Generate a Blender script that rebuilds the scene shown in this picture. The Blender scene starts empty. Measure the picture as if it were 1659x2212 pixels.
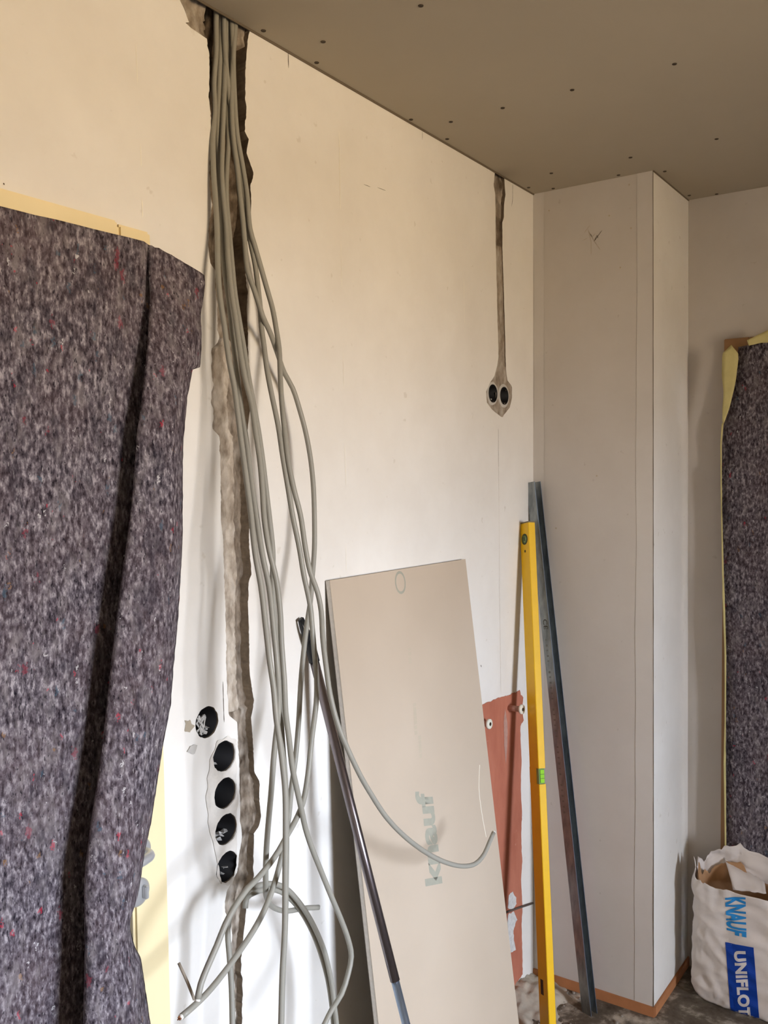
import bpy, bmesh, math, random
import numpy as np
from mathutils import Vector, Matrix, noise
from mathutils.geometry import tessellate_polygon
from mathutils.bvhtree import BVHTree

random.seed(7)
S = bpy.context.scene
COL = S.collection

# ------------------------------------------------------------------ camera
FPX = 1975.85
CAM = np.array([1.2221, -2.5934, 1.5804])
RM = np.array([[0.82411213, 0.56638429, -0.00693088],      # right
               [-0.01588023, 0.03533425, 0.99924937],      # up
               [-0.56620405, 0.82338346, -0.0381137]])     # forward
cd = bpy.data.cameras.new('camera'); cam = bpy.data.objects.new('camera', cd); COL.objects.link(cam)
m = Matrix.Identity(4)
for i in range(3):
    m[i][0], m[i][1], m[i][2], m[i][3] = RM[0][i], RM[1][i], -RM[2][i], CAM[i]
cam.matrix_world = m
cd.sensor_fit = 'VERTICAL'; cd.sensor_height = 36.0; cd.lens = FPX / 2212 * 36.0
cd.clip_start = 0.05; cd.clip_end = 60
S.camera = cam

# ------------------------------------------------------------------ view and light
S.view_settings.view_transform = 'Standard'; S.view_settings.look = 'None'
S.view_settings.gamma = 1.0; S.view_settings.use_curve_mapping = False
S.view_settings.exposure = 1.90
SKY = (0.87, 0.97, 1.16); SKY_K = 21.0
GROUND = (1.0, 0.76, 0.48); GROUND_K = 9.0
WX = 4.60; WTH = 0.35; WY0, WY1, WZ0, WZ1 = -2.40, -1.15, 0.85, 2.12      # daylight window in the right wall
w = bpy.data.worlds.new('world'); S.world = w; w.use_nodes = True
nt = w.node_tree; nt.nodes.clear()
tc = nt.nodes.new('ShaderNodeTexCoord'); sp = nt.nodes.new('ShaderNodeSeparateXYZ')
mr = nt.nodes.new('ShaderNodeMapRange'); mr.inputs['From Min'].default_value = -0.04; mr.inputs['From Max'].default_value = 0.07
mx = nt.nodes.new('ShaderNodeMix'); mx.data_type = 'RGBA'; mx.clamp_result = False
mx.inputs[6].default_value = tuple(c * GROUND_K for c in GROUND) + (1,)
mx.inputs[7].default_value = tuple(c * SKY_K for c in SKY) + (1,)
bg = nt.nodes.new('ShaderNodeBackground'); wo = nt.nodes.new('ShaderNodeOutputWorld')
nt.links.new(tc.outputs['Generated'], sp.inputs[0]); nt.links.new(sp.outputs['Z'], mr.inputs['Value'])
nt.links.new(mr.outputs[0], mx.inputs[0]); nt.links.new(mx.outputs[2], bg.inputs['Color'])
nt.links.new(bg.outputs[0], wo.inputs[0])
ld = bpy.data.lights.new('window_portal', 'AREA'); ld.shape = 'RECTANGLE'
ld.size = WZ1 - WZ0; ld.size_y = WY1 - WY0; ld.cycles.is_portal = True
lo = bpy.data.objects.new('window_portal', ld); COL.objects.link(lo)
lo.location = (WX + WTH + 0.01, (WY0 + WY1) / 2, (WZ0 + WZ1) / 2); lo.rotation_euler = (0, math.pi / 2, 0)

# ------------------------------------------------------------------ pixel -> world points (real planes of the room)
def ray(px, py): return RM.T @ np.array([(px - 829.5) / FPX, (1106 - py) / FPX, 1.0])
def on(ax, v, px, py):
    d = ray(px, py); t = (v - CAM[ax]) / d[ax]; return Vector(CAM + t * d)
def onplane(p0, n, px, py):
    d = ray(px, py); t = np.dot(np.array(p0) - CAM, np.array(n)) / np.dot(d, np.array(n)); return Vector(CAM + t * d)
def interp(x, tab):
    return float(np.interp(x, [a for a, b in tab], [b for a, b in tab]))

# ------------------------------------------------------------------ materials
def srgb(r, g, b):
    f = lambda c: (c / 255 / 12.92) if c / 255 <= 0.04045 else ((c / 255 + 0.055) / 1.055) ** 2.4
    return (f(r), f(g), f(b), 1)
class Mat:
    def __init__(s, name, rough=0.8, metallic=0.0, spec=0.3):
        s.m = bpy.data.materials.new(name); s.m.use_nodes = True; s.t = s.m.node_tree; s.n = s.t.nodes
        s.b = s.n['Principled BSDF']; s.b.inputs['Roughness'].default_value = rough
        s.b.inputs['Metallic'].default_value = metallic; s.b.inputs['Specular IOR Level'].default_value = spec
        s.tc = s.n.new('ShaderNodeTexCoord')
    def link(s, a, b): s.t.links.new(a, b)
    def mapped(s, scale=(1, 1, 1), coord='Object'):
        mp = s.n.new('ShaderNodeMapping'); mp.inputs['Scale'].default_value = scale
        s.link(s.tc.outputs[coord], mp.inputs[0]); return mp.outputs[0]
    def noise(s, scale, detail=4, rough=0.5, stretch=(1, 1, 1), dist=0.0):
        n = s.n.new('ShaderNodeTexNoise'); n.inputs['Scale'].default_value = scale
        n.inputs['Detail'].default_value = detail; n.inputs['Roughness'].default_value = rough
        n.inputs['Distortion'].default_value = dist
        s.link(s.mapped(stretch), n.inputs['Vector']); return n.outputs['Fac']
    def ramp(s, fac, stops, interp='LINEAR'):
        r = s.n.new('ShaderNodeValToRGB'); r.color_ramp.interpolation = interp
        while len(r.color_ramp.elements) < len(stops): r.color_ramp.elements.new(0.5)
        for e, (p, c) in zip(r.color_ramp.elements, stops):
            e.position = p; e.color = c if len(c) == 4 else (*c, 1)
        s.link(fac, r.inputs[0]); return r.outputs[0]
    def mix(s, fac, a, b, mode='MIX'):
        x = s.n.new('ShaderNodeMix'); x.data_type = 'RGBA'; x.blend_type = mode
        for v, i in ((fac, 0), (a, 6), (b, 7)):
            if hasattr(v, 'is_linked') or hasattr(v, 'links'): s.link(v, x.inputs[i])
            else: x.inputs[i].default_value = v
        return x.outputs[2]
    def math(s, op, a, b=0.0):
        x = s.n.new('ShaderNodeMath'); x.operation = op
        for v, i in ((a, 0), (b, 1)):
            if hasattr(v, 'links'): s.link(v, x.inputs[i])
            else: x.inputs[i].default_value = v
        return x.outputs[0]
    def bump(s, h, strength=0.3, dist=0.002):
        b = s.n.new('ShaderNodeBump'); b.inputs['Strength'].default_value = strength; b.inputs['Distance'].default_value = dist
        s.link(h, b.inputs['Height'])
        if s.b.inputs['Normal'].links: s.link(s.b.inputs['Normal'].links[0].from_socket, b.inputs['Normal'])
        s.link(b.outputs[0], s.b.inputs['Normal'])
    def color(s, c):
        if hasattr(c, 'links'): s.link(c, s.b.inputs['Base Color'])
        else: s.b.inputs['Base Color'].default_value = c
        return s

def plaster(name, lo, hi, spot=None):
    M = Mat(name, 0.85, spec=0.2)
    c = M.ramp(M.noise(1.7, 6, 0.62), [(0.32, lo), (0.66, hi)])
    c = M.mix(M.ramp(M.noise(9, 5, 0.6), [(0.45, (0, 0, 0)), (0.75, (0.22,) * 3)]), c, lo)
    if spot: c = M.mix(M.ramp(M.noise(38, 2, 0.5), [(0.70, (0, 0, 0)), (0.76, (0.5,) * 3)]), c, spot)
    M.color(c); M.bump(M.noise(60, 5, 0.6), 0.12, 0.001); M.bump(M.noise(3.0, 3, 0.5), 0.25, 0.006)
    return M.m
def simple(name, c, rough=0.7, metallic=0.0, spec=0.3, var=0.0, vscale=40, bump=0.0, stretch=(1, 1, 1), dist=0.001):
    M = Mat(name, rough, metallic, spec)
    if var:
        n = M.noise(vscale, 4, 0.6, stretch)
        M.color(M.ramp(n, [(0.3, tuple(x * (1 - var) for x in c[:3])), (0.7, tuple(min(1, x * (1 + var)) for x in c[:3]))]))
    else: M.color(c)
    if bump: M.bump(M.noise(vscale * 1.5, 4, 0.6, stretch), bump, dist)
    return M.m

M_WALL = plaster('white_plaster', srgb(222, 217, 208), srgb(236, 233, 226), srgb(205, 198, 185))
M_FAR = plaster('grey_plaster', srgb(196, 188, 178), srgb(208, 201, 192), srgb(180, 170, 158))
M_FILL = simple('joint_filler', srgb(214, 209, 200), 0.85, var=0.04, vscale=8)
M_FILLW = simple('grey_filler', srgb(190, 186, 178), 0.85, var=0.10, vscale=25, bump=0.3)
M_FILLB = simple('brown_filler', srgb(168, 156, 136), 0.85, var=0.08, vscale=20, bump=0.3)
M_CEIL = simple('ceiling_board', srgb(176, 166, 148), 0.9, var=0.035, vscale=2.2, bump=0.05)
M_CRACK = simple('crack_dark', srgb(88, 76, 62), 0.9)
M_CRACKL = simple('crack_pale', srgb(245, 240, 225), 0.9)
M_STAIN = simple('stain', srgb(186, 172, 150), 0.9, var=0.1, vscale=60)
M_SCREW = simple('screw_steel', srgb(70, 60, 50), 0.6, metallic=0.4)
M_BEAD = simple('bead_gap', srgb(110, 98, 82), 0.8)
M_BOX = simple('black_plastic', srgb(12, 11, 12), 0.6, spec=0.2, var=0.2, vscale=60)
M_FLAKE = simple('plaster_flake', srgb(205, 203, 198), 0.9, var=0.15, vscale=90, bump=0.4)
M_PIPEW = simple('white_plastic', srgb(225, 222, 205), 0.4)
M_PIPEP = simple('dirty_plug', srgb(178, 140, 125), 0.6, var=0.12, vscale=80)
M_WOODF = simple('yellow_door_frame', srgb(236, 219, 174), 0.45, spec=0.4, var=0.05, vscale=6, stretch=(1, 1, 0.1), bump=0.05)
M_LEAF = simple('white_door_leaf', srgb(205, 200, 204), 0.5)
M_WOODB = simple('brown_frame', srgb(165, 125, 85), 0.6, var=0.1, vscale=10)
M_ORANGE = simple('orange_strip', srgb(176, 118, 76), 0.75, var=0.12, vscale=14, bump=0.2)
M_SATIN = simple('satin_nickel', srgb(200, 200, 200), 0.35, metallic=0.55)
M_CORE = simple('cable_core', srgb(228, 226, 218), 0.6)
M_COPPER = simple('copper', srgb(170, 110, 70), 0.4, metallic=0.8)
M_YEL = simple('yellow_paint', srgb(238, 188, 18), 0.38, spec=0.4, var=0.03, vscale=25)
M_LABEL = simple('dark_label', srgb(52, 42, 30), 0.5)
M_VRING = simple('vial_ring', srgb(62, 74, 52), 0.4)
M_VIAL = Mat('vial_fluid', 0.15, spec=0.6).color(srgb(150, 215, 60)).m
M_VIALD = Mat('vial_fluid_dark', 0.15, spec=0.6).color(srgb(120, 150, 90)).m
M_BLACKP = simple('black_cap', srgb(30, 30, 31), 0.4)
M_CHROME = simple('brushed_chrome', srgb(128, 120, 122), 0.28, metallic=0.95, var=0.08, vscale=300, stretch=(1, 1, 0.02))
M_CHROME2 = simple('blue_steel_tube', srgb(150, 165, 185), 0.35, metallic=0.85, var=0.06, vscale=200, stretch=(1, 1, 0.02))
M_BAGW = simple('bag_paper', srgb(222, 212, 204), 0.7, var=0.03, vscale=10, bump=0.5, dist=0.004)
M_BAGB = simple('kraft_liner', srgb(176, 136, 98), 0.75, var=0.08, vscale=14, bump=0.2)
M_BLUE = simple('blue_print', srgb(10, 62, 158), 0.6)
M_LBLUE = simple('light_blue_print', srgb(40, 138, 205), 0.6)
M_WPRINT = simple('white_print', srgb(222, 216, 212), 0.6)
M_TAPE = simple('masking_tape', srgb(212, 200, 138), 0.7, var=0.06, vscale=30, bump=0.2)
M_STREAK = simple('streak_dark', srgb(92, 78, 70), 0.6)
M_BACK = simple('rough_masonry', srgb(120, 108, 96), 0.95, var=0.2, vscale=20)

def board_mat():
    M = Mat('gypsum_paper', 0.85, spec=0.2)
    c = M.ramp(M.noise(3, 4, 0.5), [(0.3, srgb(186, 170, 150)), (0.7, srgb(194, 178, 158))])
    M.color(c); M.bump(M.noise(180, 3, 0.6), 0.08, 0.0005); return M.m
M_BOARD = board_mat()
M_GYPS = simple('gypsum_core', srgb(215, 208, 198), 0.9, var=0.08, vscale=120, bump=0.3)
M_TEAL = simple('faded_print', srgb(160, 158, 142), 0.85, var=0.05, vscale=60)
M_FAINT = simple('faint_print', srgb(186, 173, 152), 0.85, var=0.02, vscale=60)

def felt_mat():
    M = Mat('recycled_felt', 0.97, spec=0.05)
    st = (1, 1, 0.5)
    c = M.ramp(M.noise(150, 4, 0.62, st), [(0.33, srgb(34, 30, 36)), (0.45, srgb(80, 73, 79)), (0.55, srgb(114, 107, 113)), (0.67, srgb(168, 161, 164))])
    c = M.mix(M.ramp(M.noise(7, 4, 0.6), [(0.35, (0, 0, 0)), (0.7, (0.40,) * 3)]), c, srgb(96, 78, 78))
    c = M.mix(M.ramp(M.noise(42, 3, 0.6, st), [(0.52, (0, 0, 0)), (0.68, (0.45,) * 3)]), c, srgb(140, 132, 132))
    c = M.mix(M.ramp(M.noise(33, 3, 0.6, st), [(0.34, (0.5,) * 3), (0.46, (0, 0, 0))]), c, srgb(52, 48, 56))
    c = M.mix(M.ramp(M.noise(260, 2, 0.5, (1, 1, 0.3)), [(0.66, (0, 0, 0)), (0.76, (0.6,) * 3)]), c, srgb(180, 174, 174))
    c = M.mix(M.ramp(M.noise(230, 2, 0.5, (1.3, 1.3, 0.5)), [(0.30, (0.85,) * 3), (0.38, (0, 0, 0))]), c, srgb(28, 25, 32))
    def specks(scale, thr, col, off):
        nonlocal c
        v = M.n.new('ShaderNodeTexVoronoi'); v.inputs['Scale'].default_value = scale
        mp = M.n.new('ShaderNodeMapping'); mp.inputs['Location'].default_value = (off, off, off); mp.inputs['Scale'].default_value = (1, 1, 0.5)
        M.link(M.tc.outputs['Object'], mp.inputs[0]); 
        nn = M.n.new('ShaderNodeTexNoise'); nn.inputs['Scale'].default_value = 170; M.link(M.tc.outputs['Object'], nn.inputs['Vector'])
        sc = M.n.new('ShaderNodeVectorMath'); sc.operation = 'SCALE'; sc.inputs['Scale'].default_value = 0.016; M.link(nn.outputs['Color'], sc.inputs[0])
        ad = M.n.new('ShaderNodeVectorMath'); ad.operation = 'ADD'; M.link(mp.outputs[0], ad.inputs[0]); M.link(sc.outputs[0], ad.inputs[1])
        M.link(ad.outputs[0], v.inputs['Vector'])
        s_ = M.n.new('ShaderNodeSeparateColor'); M.link(v.outputs['Color'], s_.inputs[0])
        pick = M.math('GREATER_THAN', s_.outputs[0], thr); near = M.math('LESS_THAN', v.outputs['Distance'], 0.34)
        c = M.mix(M.math('MULTIPLY', M.math('MULTIPLY', pick, near), 0.45), c, col)
    specks(120, 0.98, srgb(190, 40, 62), 3.1); specks(70, 0.985, srgb(140, 50, 64), 6.1); specks(95, 0.975, srgb(60, 92, 108), 9.7); specks(150, 0.985, srgb(232, 230, 228), 5.3)
    specks(120, 0.99, srgb(150, 110, 60), 1.3)
    M.color(c)
    M.bump(M.noise(150, 5, 0.7, st), 0.7, 0.003); return M.m
M_FELT = felt_mat()

def chase_mat():
    M = Mat('chased_masonry', 0.95, spec=0.1)
    a = M.n.new('ShaderNodeAttribute'); a.attribute_name = 'tone'
    dark = M.ramp(M.noise(70, 5, 0.65, (1, 1, 0.35)), [(0.32, srgb(62, 52, 42)), (0.52, srgb(104, 91, 77)), (0.7, srgb(140, 126, 110))])
    pale = M.ramp(M.noise(45, 5, 0.6, (1, 1, 0.5)), [(0.3, srgb(138, 124, 108)), (0.5, srgb(184, 172, 156)), (0.72, srgb(216, 207, 194))])
    M.color(M.mix(a.outputs['Fac'], dark, pale)); M.bump(M.noise(120, 5, 0.7, (1, 1, 0.5)), 0.6, 0.003); return M.m
M_CHASE = chase_mat()

def cable_mat():
    return simple('grey_sheath', srgb(150, 147, 136), 0.42, spec=0.35, var=0.03, vscale=20)
M_CABLE = cable_mat()

def zinc_mat():
    M = Mat('galvanised_zinc', 0.38, 0.85, 0.5)
    M.color(M.ramp(M.noise(60, 4, 0.6, (1, 1, 0.3)), [(0.3, srgb(120, 126, 128)), (0.7, srgb(165, 170, 170))])); return M.m
M_ZINC = zinc_mat()

def red_mat():
    M = Mat('terracotta_coating', 0.8, spec=0.15)
    c = M.ramp(M.noise(14, 5, 0.6, (1, 1, 0.35)), [(0.3, srgb(168, 100, 78)), (0.7, srgb(188, 120, 96))])
    c = M.mix(M.ramp(M.noise(28, 4, 0.6), [(0.66, (0, 0, 0)), (0.74, (0.45,) * 3)]), c, srgb(214, 170, 152))
    M.color(c); M.bump(M.noise(90, 4, 0.6), 0.2, 0.001); return M.m
M_RED = red_mat()

def floor_mat():
    M = Mat('dusty_floor', 0.95, spec=0.1)
    c = M.ramp(M.noise(9, 6, 0.65, dist=0.1), [(0.36, srgb(78, 68, 58)), (0.52, srgb(108, 98, 85)), (0.66, srgb(196, 186, 170))])
    c = M.mix(M.ramp(M.noise(60, 4, 0.7), [(0.5, (0, 0, 0)), (0.7, (0.4,) * 3)]), c, srgb(110, 100, 90))
    M.color(c); M.bump(M.noise(35, 5, 0.7), 0.5, 0.006); return M.m
M_FLOOR = floor_mat()

# ------------------------------------------------------------------ mesh helpers
def mesh_obj(name, verts, faces, mat, parent=None, smooth=False):
    me = bpy.data.meshes.new(name); me.from_pydata([tuple(v) for v in verts], [], faces); me.update()
    me.materials.append(mat)
    if smooth:
        for p in me.polygons: p.use_smooth = True
    o = bpy.data.objects.new(name, me); COL.objects.link(o)
    if parent: o.parent = parent
    return o
def bm_obj(name, bm, mat, parent=None, smooth=False, recalc=True):
    if recalc: bmesh.ops.recalc_face_normals(bm, faces=bm.faces)
    me = bpy.data.meshes.new(name); bm.to_mesh(me); bm.free(); me.materials.append(mat)
    if smooth:
        for p in me.polygons: p.use_smooth = True
    o = bpy.data.objects.new(name, me); COL.objects.link(o)
    if parent: o.parent = parent
    return o
def tag(o, label=None, cat=None, group=None, kind=None):
    if label: o['label'] = label
    if cat: o['category'] = cat
    if group: o['group'] = group
    if kind: o['kind'] = kind
    return o
def struct(o): o['kind'] = 'structure'; return o
def empty(name, loc, label, cat, group=None):
    o = bpy.data.objects.new(name, None); o.empty_display_size = 0.05; COL.objects.link(o)
    o.location = loc; return tag(o, label, cat, group)
def adopt(root, *obs):
    "child meshes are built in world coordinates; keep them there"
    for o in obs:
        o.parent = root; o.matrix_parent_inverse = Matrix.Translation(-Vector(root.location))
def box_bm(x0, x1, y0, y1, z0, z1, bevel=0.0, bm=None):
    b = bm or bmesh.new()
    r = bmesh.ops.create_cube(b, size=1.0)
    for v in r['verts']:
        v.co = Vector((x0 + (v.co.x + .5) * (x1 - x0), y0 + (v.co.y + .5) * (y1 - y0), z0 + (v.co.z + .5) * (z1 - z0)))
    if bevel:
        es = list({e for v in r['verts'] for e in v.link_edges})
        bmesh.ops.bevel(b, geom=es, offset=bevel, segments=2, affect='EDGES')
    return b
def catmull(P, step=0.012):
    P = [np.array(p, float) for p in P]; out = []
    Q = [2 * P[0] - P[1]] + P + [2 * P[-1] - P[-2]]
    for i in range(1, len(Q) - 2):
        p0, p1, p2, p3 = Q[i - 1:i + 3]
        n = max(2, int(np.linalg.norm(p2 - p1) / step))
        d = lambda a, b: max(1e-6, np.linalg.norm(b - a) ** 0.5)
        t0 = 0; t1 = t0 + d(p0, p1); t2 = t1 + d(p1, p2); t3 = t2 + d(p2, p3)
        for k in range(n):
            t = t1 + (t2 - t1) * k / n
            A1 = (t1 - t) / (t1 - t0) * p0 + (t - t0) / (t1 - t0) * p1
            A2 = (t2 - t) / (t2 - t1) * p1 + (t - t1) / (t2 - t1) * p2
            A3 = (t3 - t) / (t3 - t2) * p2 + (t - t2) / (t3 - t2) * p3
            B1 = (t2 - t) / (t2 - t0) * A1 + (t - t0) / (t2 - t0) * A2
            B2 = (t3 - t) / (t3 - t1) * A2 + (t - t1) / (t3 - t1) * A3
            out.append((t2 - t) / (t2 - t1) * B1 + (t - t1) / (t2 - t1) * B2)
    out.append(P[-1]); return out
def tube_bm(P, r, seg=10, bm=None, cap=True):
    b = bm or bmesh.new(); P = [Vector(p) for p in P]; rings = []
    rr = r if hasattr(r, '__len__') else [r] * len(P)
    T0 = (P[1] - P[0]).normalized(); N = T0.orthogonal().normalized()
    for i, p in enumerate(P):
        T = (P[min(i + 1, len(P) - 1)] - P[max(i - 1, 0)]).normalized()
        N = (N - T * N.dot(T)).normalized(); B = T.cross(N)
        rings.append([b.verts.new(p + (N * math.cos(a) + B * math.sin(a)) * rr[i]) for a in [2 * math.pi * k / seg for k in range(seg)]])
    for a, c in zip(rings, rings[1:]):
        for k in range(seg): b.faces.new((a[k], a[(k + 1) % seg], c[(k + 1) % seg], c[k]))
    if cap: b.faces.new(rings[0][::-1]); b.faces.new(rings[-1])
    return b
def poly_tess(outer, holes=()):
    loops = [[Vector((y, z, 0)) for y, z in outer]] + [[Vector((y, z, 0)) for y, z in h] for h in holes]
    flat = [p for l in loops for p in l]
    return flat, tessellate_polygon(loops)
def nz(*a): return noise.noise(Vector(a))

# ================================================================== SETTING
H = 2.4408
ZT = H + 0.03
# ---- chase outlines traced on the wall plane (x = 0)
CL = [(383, -12), (388, 45), (410, 52), (425, 68), (447, 82), (452, 110), (452, 200), (456, 290), (452, 400), (458, 440), (452, 480), (450, 530), (453, 568),
      (465, 585), (468, 640), (471, 740), (458, 753), (456, 790), (460, 830), (456, 870), (462, 900), (459, 925), (474, 942), (476, 1000), (477, 1100),
      (481, 1160), (485, 1250), (487, 1330), (490, 1480), (494, 1545), (512, 1560), (515, 1613), (518, 1694), (519, 1775), (522, 1808), (518, 1843), (512, 1884),
      (489, 1925), (486, 1950), (487, 1969), (496, 1993), (502, 2017), (499, 2041), (503, 2086), (507, 2131), (508, 2212), (514, 2500), (520, 2800)]
CR = [(545, 20), (541, 55), (535, 90), (530, 150), (531, 250), (529, 285), (537, 300), (533, 330), (541, 352), (548, 375), (541, 400), (543, 440), (541, 480), (532, 540),
      (528, 572), (533, 617), (536, 631), (533, 662), (535, 707), (536, 753), (538, 800), (540, 860), (536, 935), (538, 969), (538, 1077), (538, 1142),
      (539, 1186), (543, 1241), (537, 1257), (536, 1308), (538, 1376), (539, 1458), (549, 1512), (543, 1550), (548, 1634), (549, 1667), (561, 1689),
      (560, 1721), (564, 1762), (559, 1786), (548, 1800), (549, 1830), (546, 1884), (547, 1895), (541, 1915), (535, 1936), (529, 1987), (524, 2041), (521, 2071),
      (524, 2147), (523, 2212), (528, 2500), (532, 2800)]
def outline(P):
    w_ = [on(0, 0, *p) for p in P]; w_.sort(key=lambda v: -v.z)
    return [v.z for v in w_][::-1], [v.y for v in w_][::-1]
zl, yl = outline(CL); zr, yr = outline(CR)
ROWS = list(np.arange(0.0, ZT + 0.001, 0.004))
jit = lambda z, s: 0.0030 * nz(z * 23, s, 0) + 0.0022 * nz(z * 67, s, 3) * (0.4 + abs(nz(z * 9, s, 5)) * 3) + 0.0011 * nz(z * 260, s, 7)
EL = [float(np.interp(z, zl, yl)) + jit(z, 1) for z in ROWS]
ER = [float(np.interp(z, zr, yr)) + jit(z, 5) for z in ROWS]

# small chase above the pair of boxes
C2L = [(1068, 360), (1069, 372), (1066, 400), (1070, 420), (1071, 530), (1075, 700), (1077, 770), (1074, 790), (1068, 812), (1058, 828), (1050, 845), (1052, 870), (1062, 884), (1072, 893), (1082, 899)]
C2R = [(1087, 365), (1089, 380), (1092, 420), (1089, 440), (1088, 470), (1085, 480), (1086, 560), (1090, 680), (1092, 760), (1093, 800), (1096, 822), (1106, 835), (1106, 860), (1101, 880), (1092, 892), (1086, 899)]
z2l, y2l = outline(C2L); z2r, y2r = outline(C2R)
Z2B = 1.752
ROWS2 = [z for z in np.arange(Z2B, ZT + 0.001, 0.006)]
E2L = [float(np.interp(z, z2l, y2l)) + jit(z, 11) * .6 for z in ROWS2]
E2R = [float(np.interp(z, z2r, y2r)) + jit(z, 15) * .6 for z in ROWS2]

def circle(c, r, n=36, rough=0.0, s=0.0):
    return [(c[0] + (r + rough * nz(3 * math.cos(a), 3 * math.sin(a), s)) * math.cos(a), c[1] + (r + rough * nz(3 * math.cos(a), 3 * math.sin(a), s)) * math.sin(a))
            for a in [2 * math.pi * k / n for k in range(n)]]
BOXC = []
for p in ((447, 1560), (484, 1633), (486, 1713), (488, 1791), (491, 1872)):
    v = on(0, 0, *p); BOXC.append((v.y, v.z))
BOXC2 = []
for p in ((1064.5, 850), (1089, 855)):
    v = on(0, 0, *p); BOXC2.append((v.y, v.z))
BR = 0.0275

DY0, DY1, DZ = -2.46, -1.575, 1.95
left_outer = [(-4.6, 0), (DY0, 0), (DY0, DZ), (DY1, DZ), (DY1, 0)] + list(zip(EL, ROWS)) + [(-4.6, ZT)]
right_outer = list(zip(ER, ROWS)) + list(zip(E2L, ROWS2))[::-1] + list(zip(E2R, ROWS2)) + [(0, ZT), (0, 0)]
hl = [circle(c, BR + .0015, 40, .0022, i) for i, c in enumerate(BOXC)]
V, F = [], []
f1, t1 = poly_tess(left_outer, hl); V += [(0, p.x, p.y) for p in f1]; F += list(t1)
o_ = len(V); f2, t2 = poly_tess(right_outer); V += [(0, p.x, p.y) for p in f2]; F += [tuple(i + o_ for i in t) for t in t2]
bm = bmesh.new(); vs = [bm.verts.new(v) for v in V]
for t in F:
    try: bm.faces.new([vs[i] for i in t])
    except ValueError: pass
bm.normal_update()
for f in bm.faces:
    if f.normal.x < 0: f.normal_flip()
def skirt(pts, d):
    a = [bm.verts.new((0, y, z)) for y, z in pts]; b = [bm.verts.new((-d, y, z)) for y, z in pts]
    for i in range(len(pts) - 1): bm.faces.new((a[i], a[i + 1], b[i + 1], b[i]))
skirt(list(zip(EL, ROWS)), 0.07); skirt(list(zip(ER, ROWS)), 0.07)
skirt(list(zip(E2L, ROWS2)), 0.03); skirt(list(zip(E2R, ROWS2)), 0.03)
skirt([(DY0, 0), (DY0, DZ), (DY1, DZ), (DY1, 0)], 0.12)
for h in hl: skirt(h + h[:1], 0.010)
M_RIM = simple('broken_plaster_edge', srgb(118, 103, 86), .95, var=.3, vscale=60, bump=.6)
wall_left = struct(bm_obj('wall_left', bm, M_WALL, recalc=False)); wall_left.data.materials.append(M_RIM); wall_left.data.materials.append(simple('broken_render_edge', srgb(150, 136, 118), .95, var=.25, vscale=70, bump=.6)); z750 = on(0, 0, 500, 750).z
for p in wall_left.data.polygons:
    if abs(p.normal.x) < .5 and p.center.y > DY1 + .02: p.material_index = 1 if p.center.z > z750 else 2
# masonry behind
b = box_bm(-0.30, -0.145, -4.6, 0.5, -0.02, ZT)
mesh_core = bm_obj('masonry_core', b, M_BACK, wall_left)

# ---- floor of the main chase (height field)
def tone_attr(o, tones):
    a = o.data.attributes.new('tone', 'FLOAT', 'POINT'); a.data.foreach_set('value', tones)
NU = 26; V, F, T = [], [], []
z750 = on(0, 0, 500, 750).z; z1545 = on(0, 0, 500, 1545).z
for i, z in enumerate(ROWS):
    for j in range(NU + 1):
        u = j / NU; y = EL[i] + (ER[i] - EL[i]) * u
        n1 = nz(y * 25, z * 14, 0); n2 = nz(y * 90, z * 55, 4); n3 = nz(y * 8, z * 5, 9)
        if z > z750 + .02:
            d = 0.048 + 0.008 * n1; tone = 0.02 + 0.25 * max(0, n1)
            v = on(0, 0, 452, 90)
            if y < v.y + 0.004 or z > v.z + .03 and u > .8: d = 0.012 + .01 * n1; tone = 0.55 + .4 * n2
            if z < z750 + .12: tone += .25
        elif z > z1545:
            e = 0.58 + 0.14 * nz(z * 9, 2, 2); s = min(1, max(0, (u - e) * 9))
            d = (0.010 + 0.005 * n1) * (1 - s) + (0.026 + 0.006 * n1) * s; tone = (0.95 + .3 * n2) * (1 - s) + .25 * s
            if u < .14 and z > on(0, 0, 500, 940).z: d += .014; tone = .1
        else:
            d = 0.018 + 0.008 * n1; tone = 0.35 + .6 * n2
        d += 0.0035 * n2 + 0.0022 * nz(y * 260, z * 160, 7) + .003 * abs(nz(y * 150, z * 45, 12)); tone += .35 * nz(y * 130, z * 50, 21)
        if j in (0, NU): d = d * 0.85
        V.append((-max(d, .002), y, z)); T.append(min(1, max(0, tone + .25 * n3)))
for i in range(len(ROWS) - 1):
    for j in range(NU):
        a = i * (NU + 1) + j; F.append((a, a + 1, a + NU + 2, a + NU + 1))
o = mesh_obj('cable_chase', V, F, M_CHASE, wall_left, True); tone_attr(o, T); o['label'] = 'rough brown masonry of the open cable chase'
# second chase bottom
V, F, T = [], [], []; N2 = 8; z530 = on(0, 0, 1078, 528).z
for i, z in enumerate(ROWS2):
    for j in range(N2 + 1):
        u = j / N2; y = E2L[i] + (E2R[i] - E2L[i]) * u; n1 = nz(y * 50, z * 25, 1); n2 = nz(y * 120, z * 70, 3)
        if z > z530: d = 0.014 + .010 * n1 + .003 * n2; tone = .35 + .9 * n1
        else: d = 0.0016 + .0008 * n2 + (0.004 if u > .85 and z > 1.9 else 0); tone = .62 + .2 * n2
        if j in (0, N2): d *= .6
        V.append((-max(d, .0006), y, z)); T.append(min(1, max(0, tone)))
inside = lambda y, z: any((y - c[0]) ** 2 + (z - c[1]) ** 2 < (BR + .001) ** 2 for c in BOXC2)
for i in range(len(ROWS2) - 1):
    for j in range(N2):
        a = i * (N2 + 1) + j; F.append((a, a + 1, a + N2 + 2, a + N2 + 1))
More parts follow.
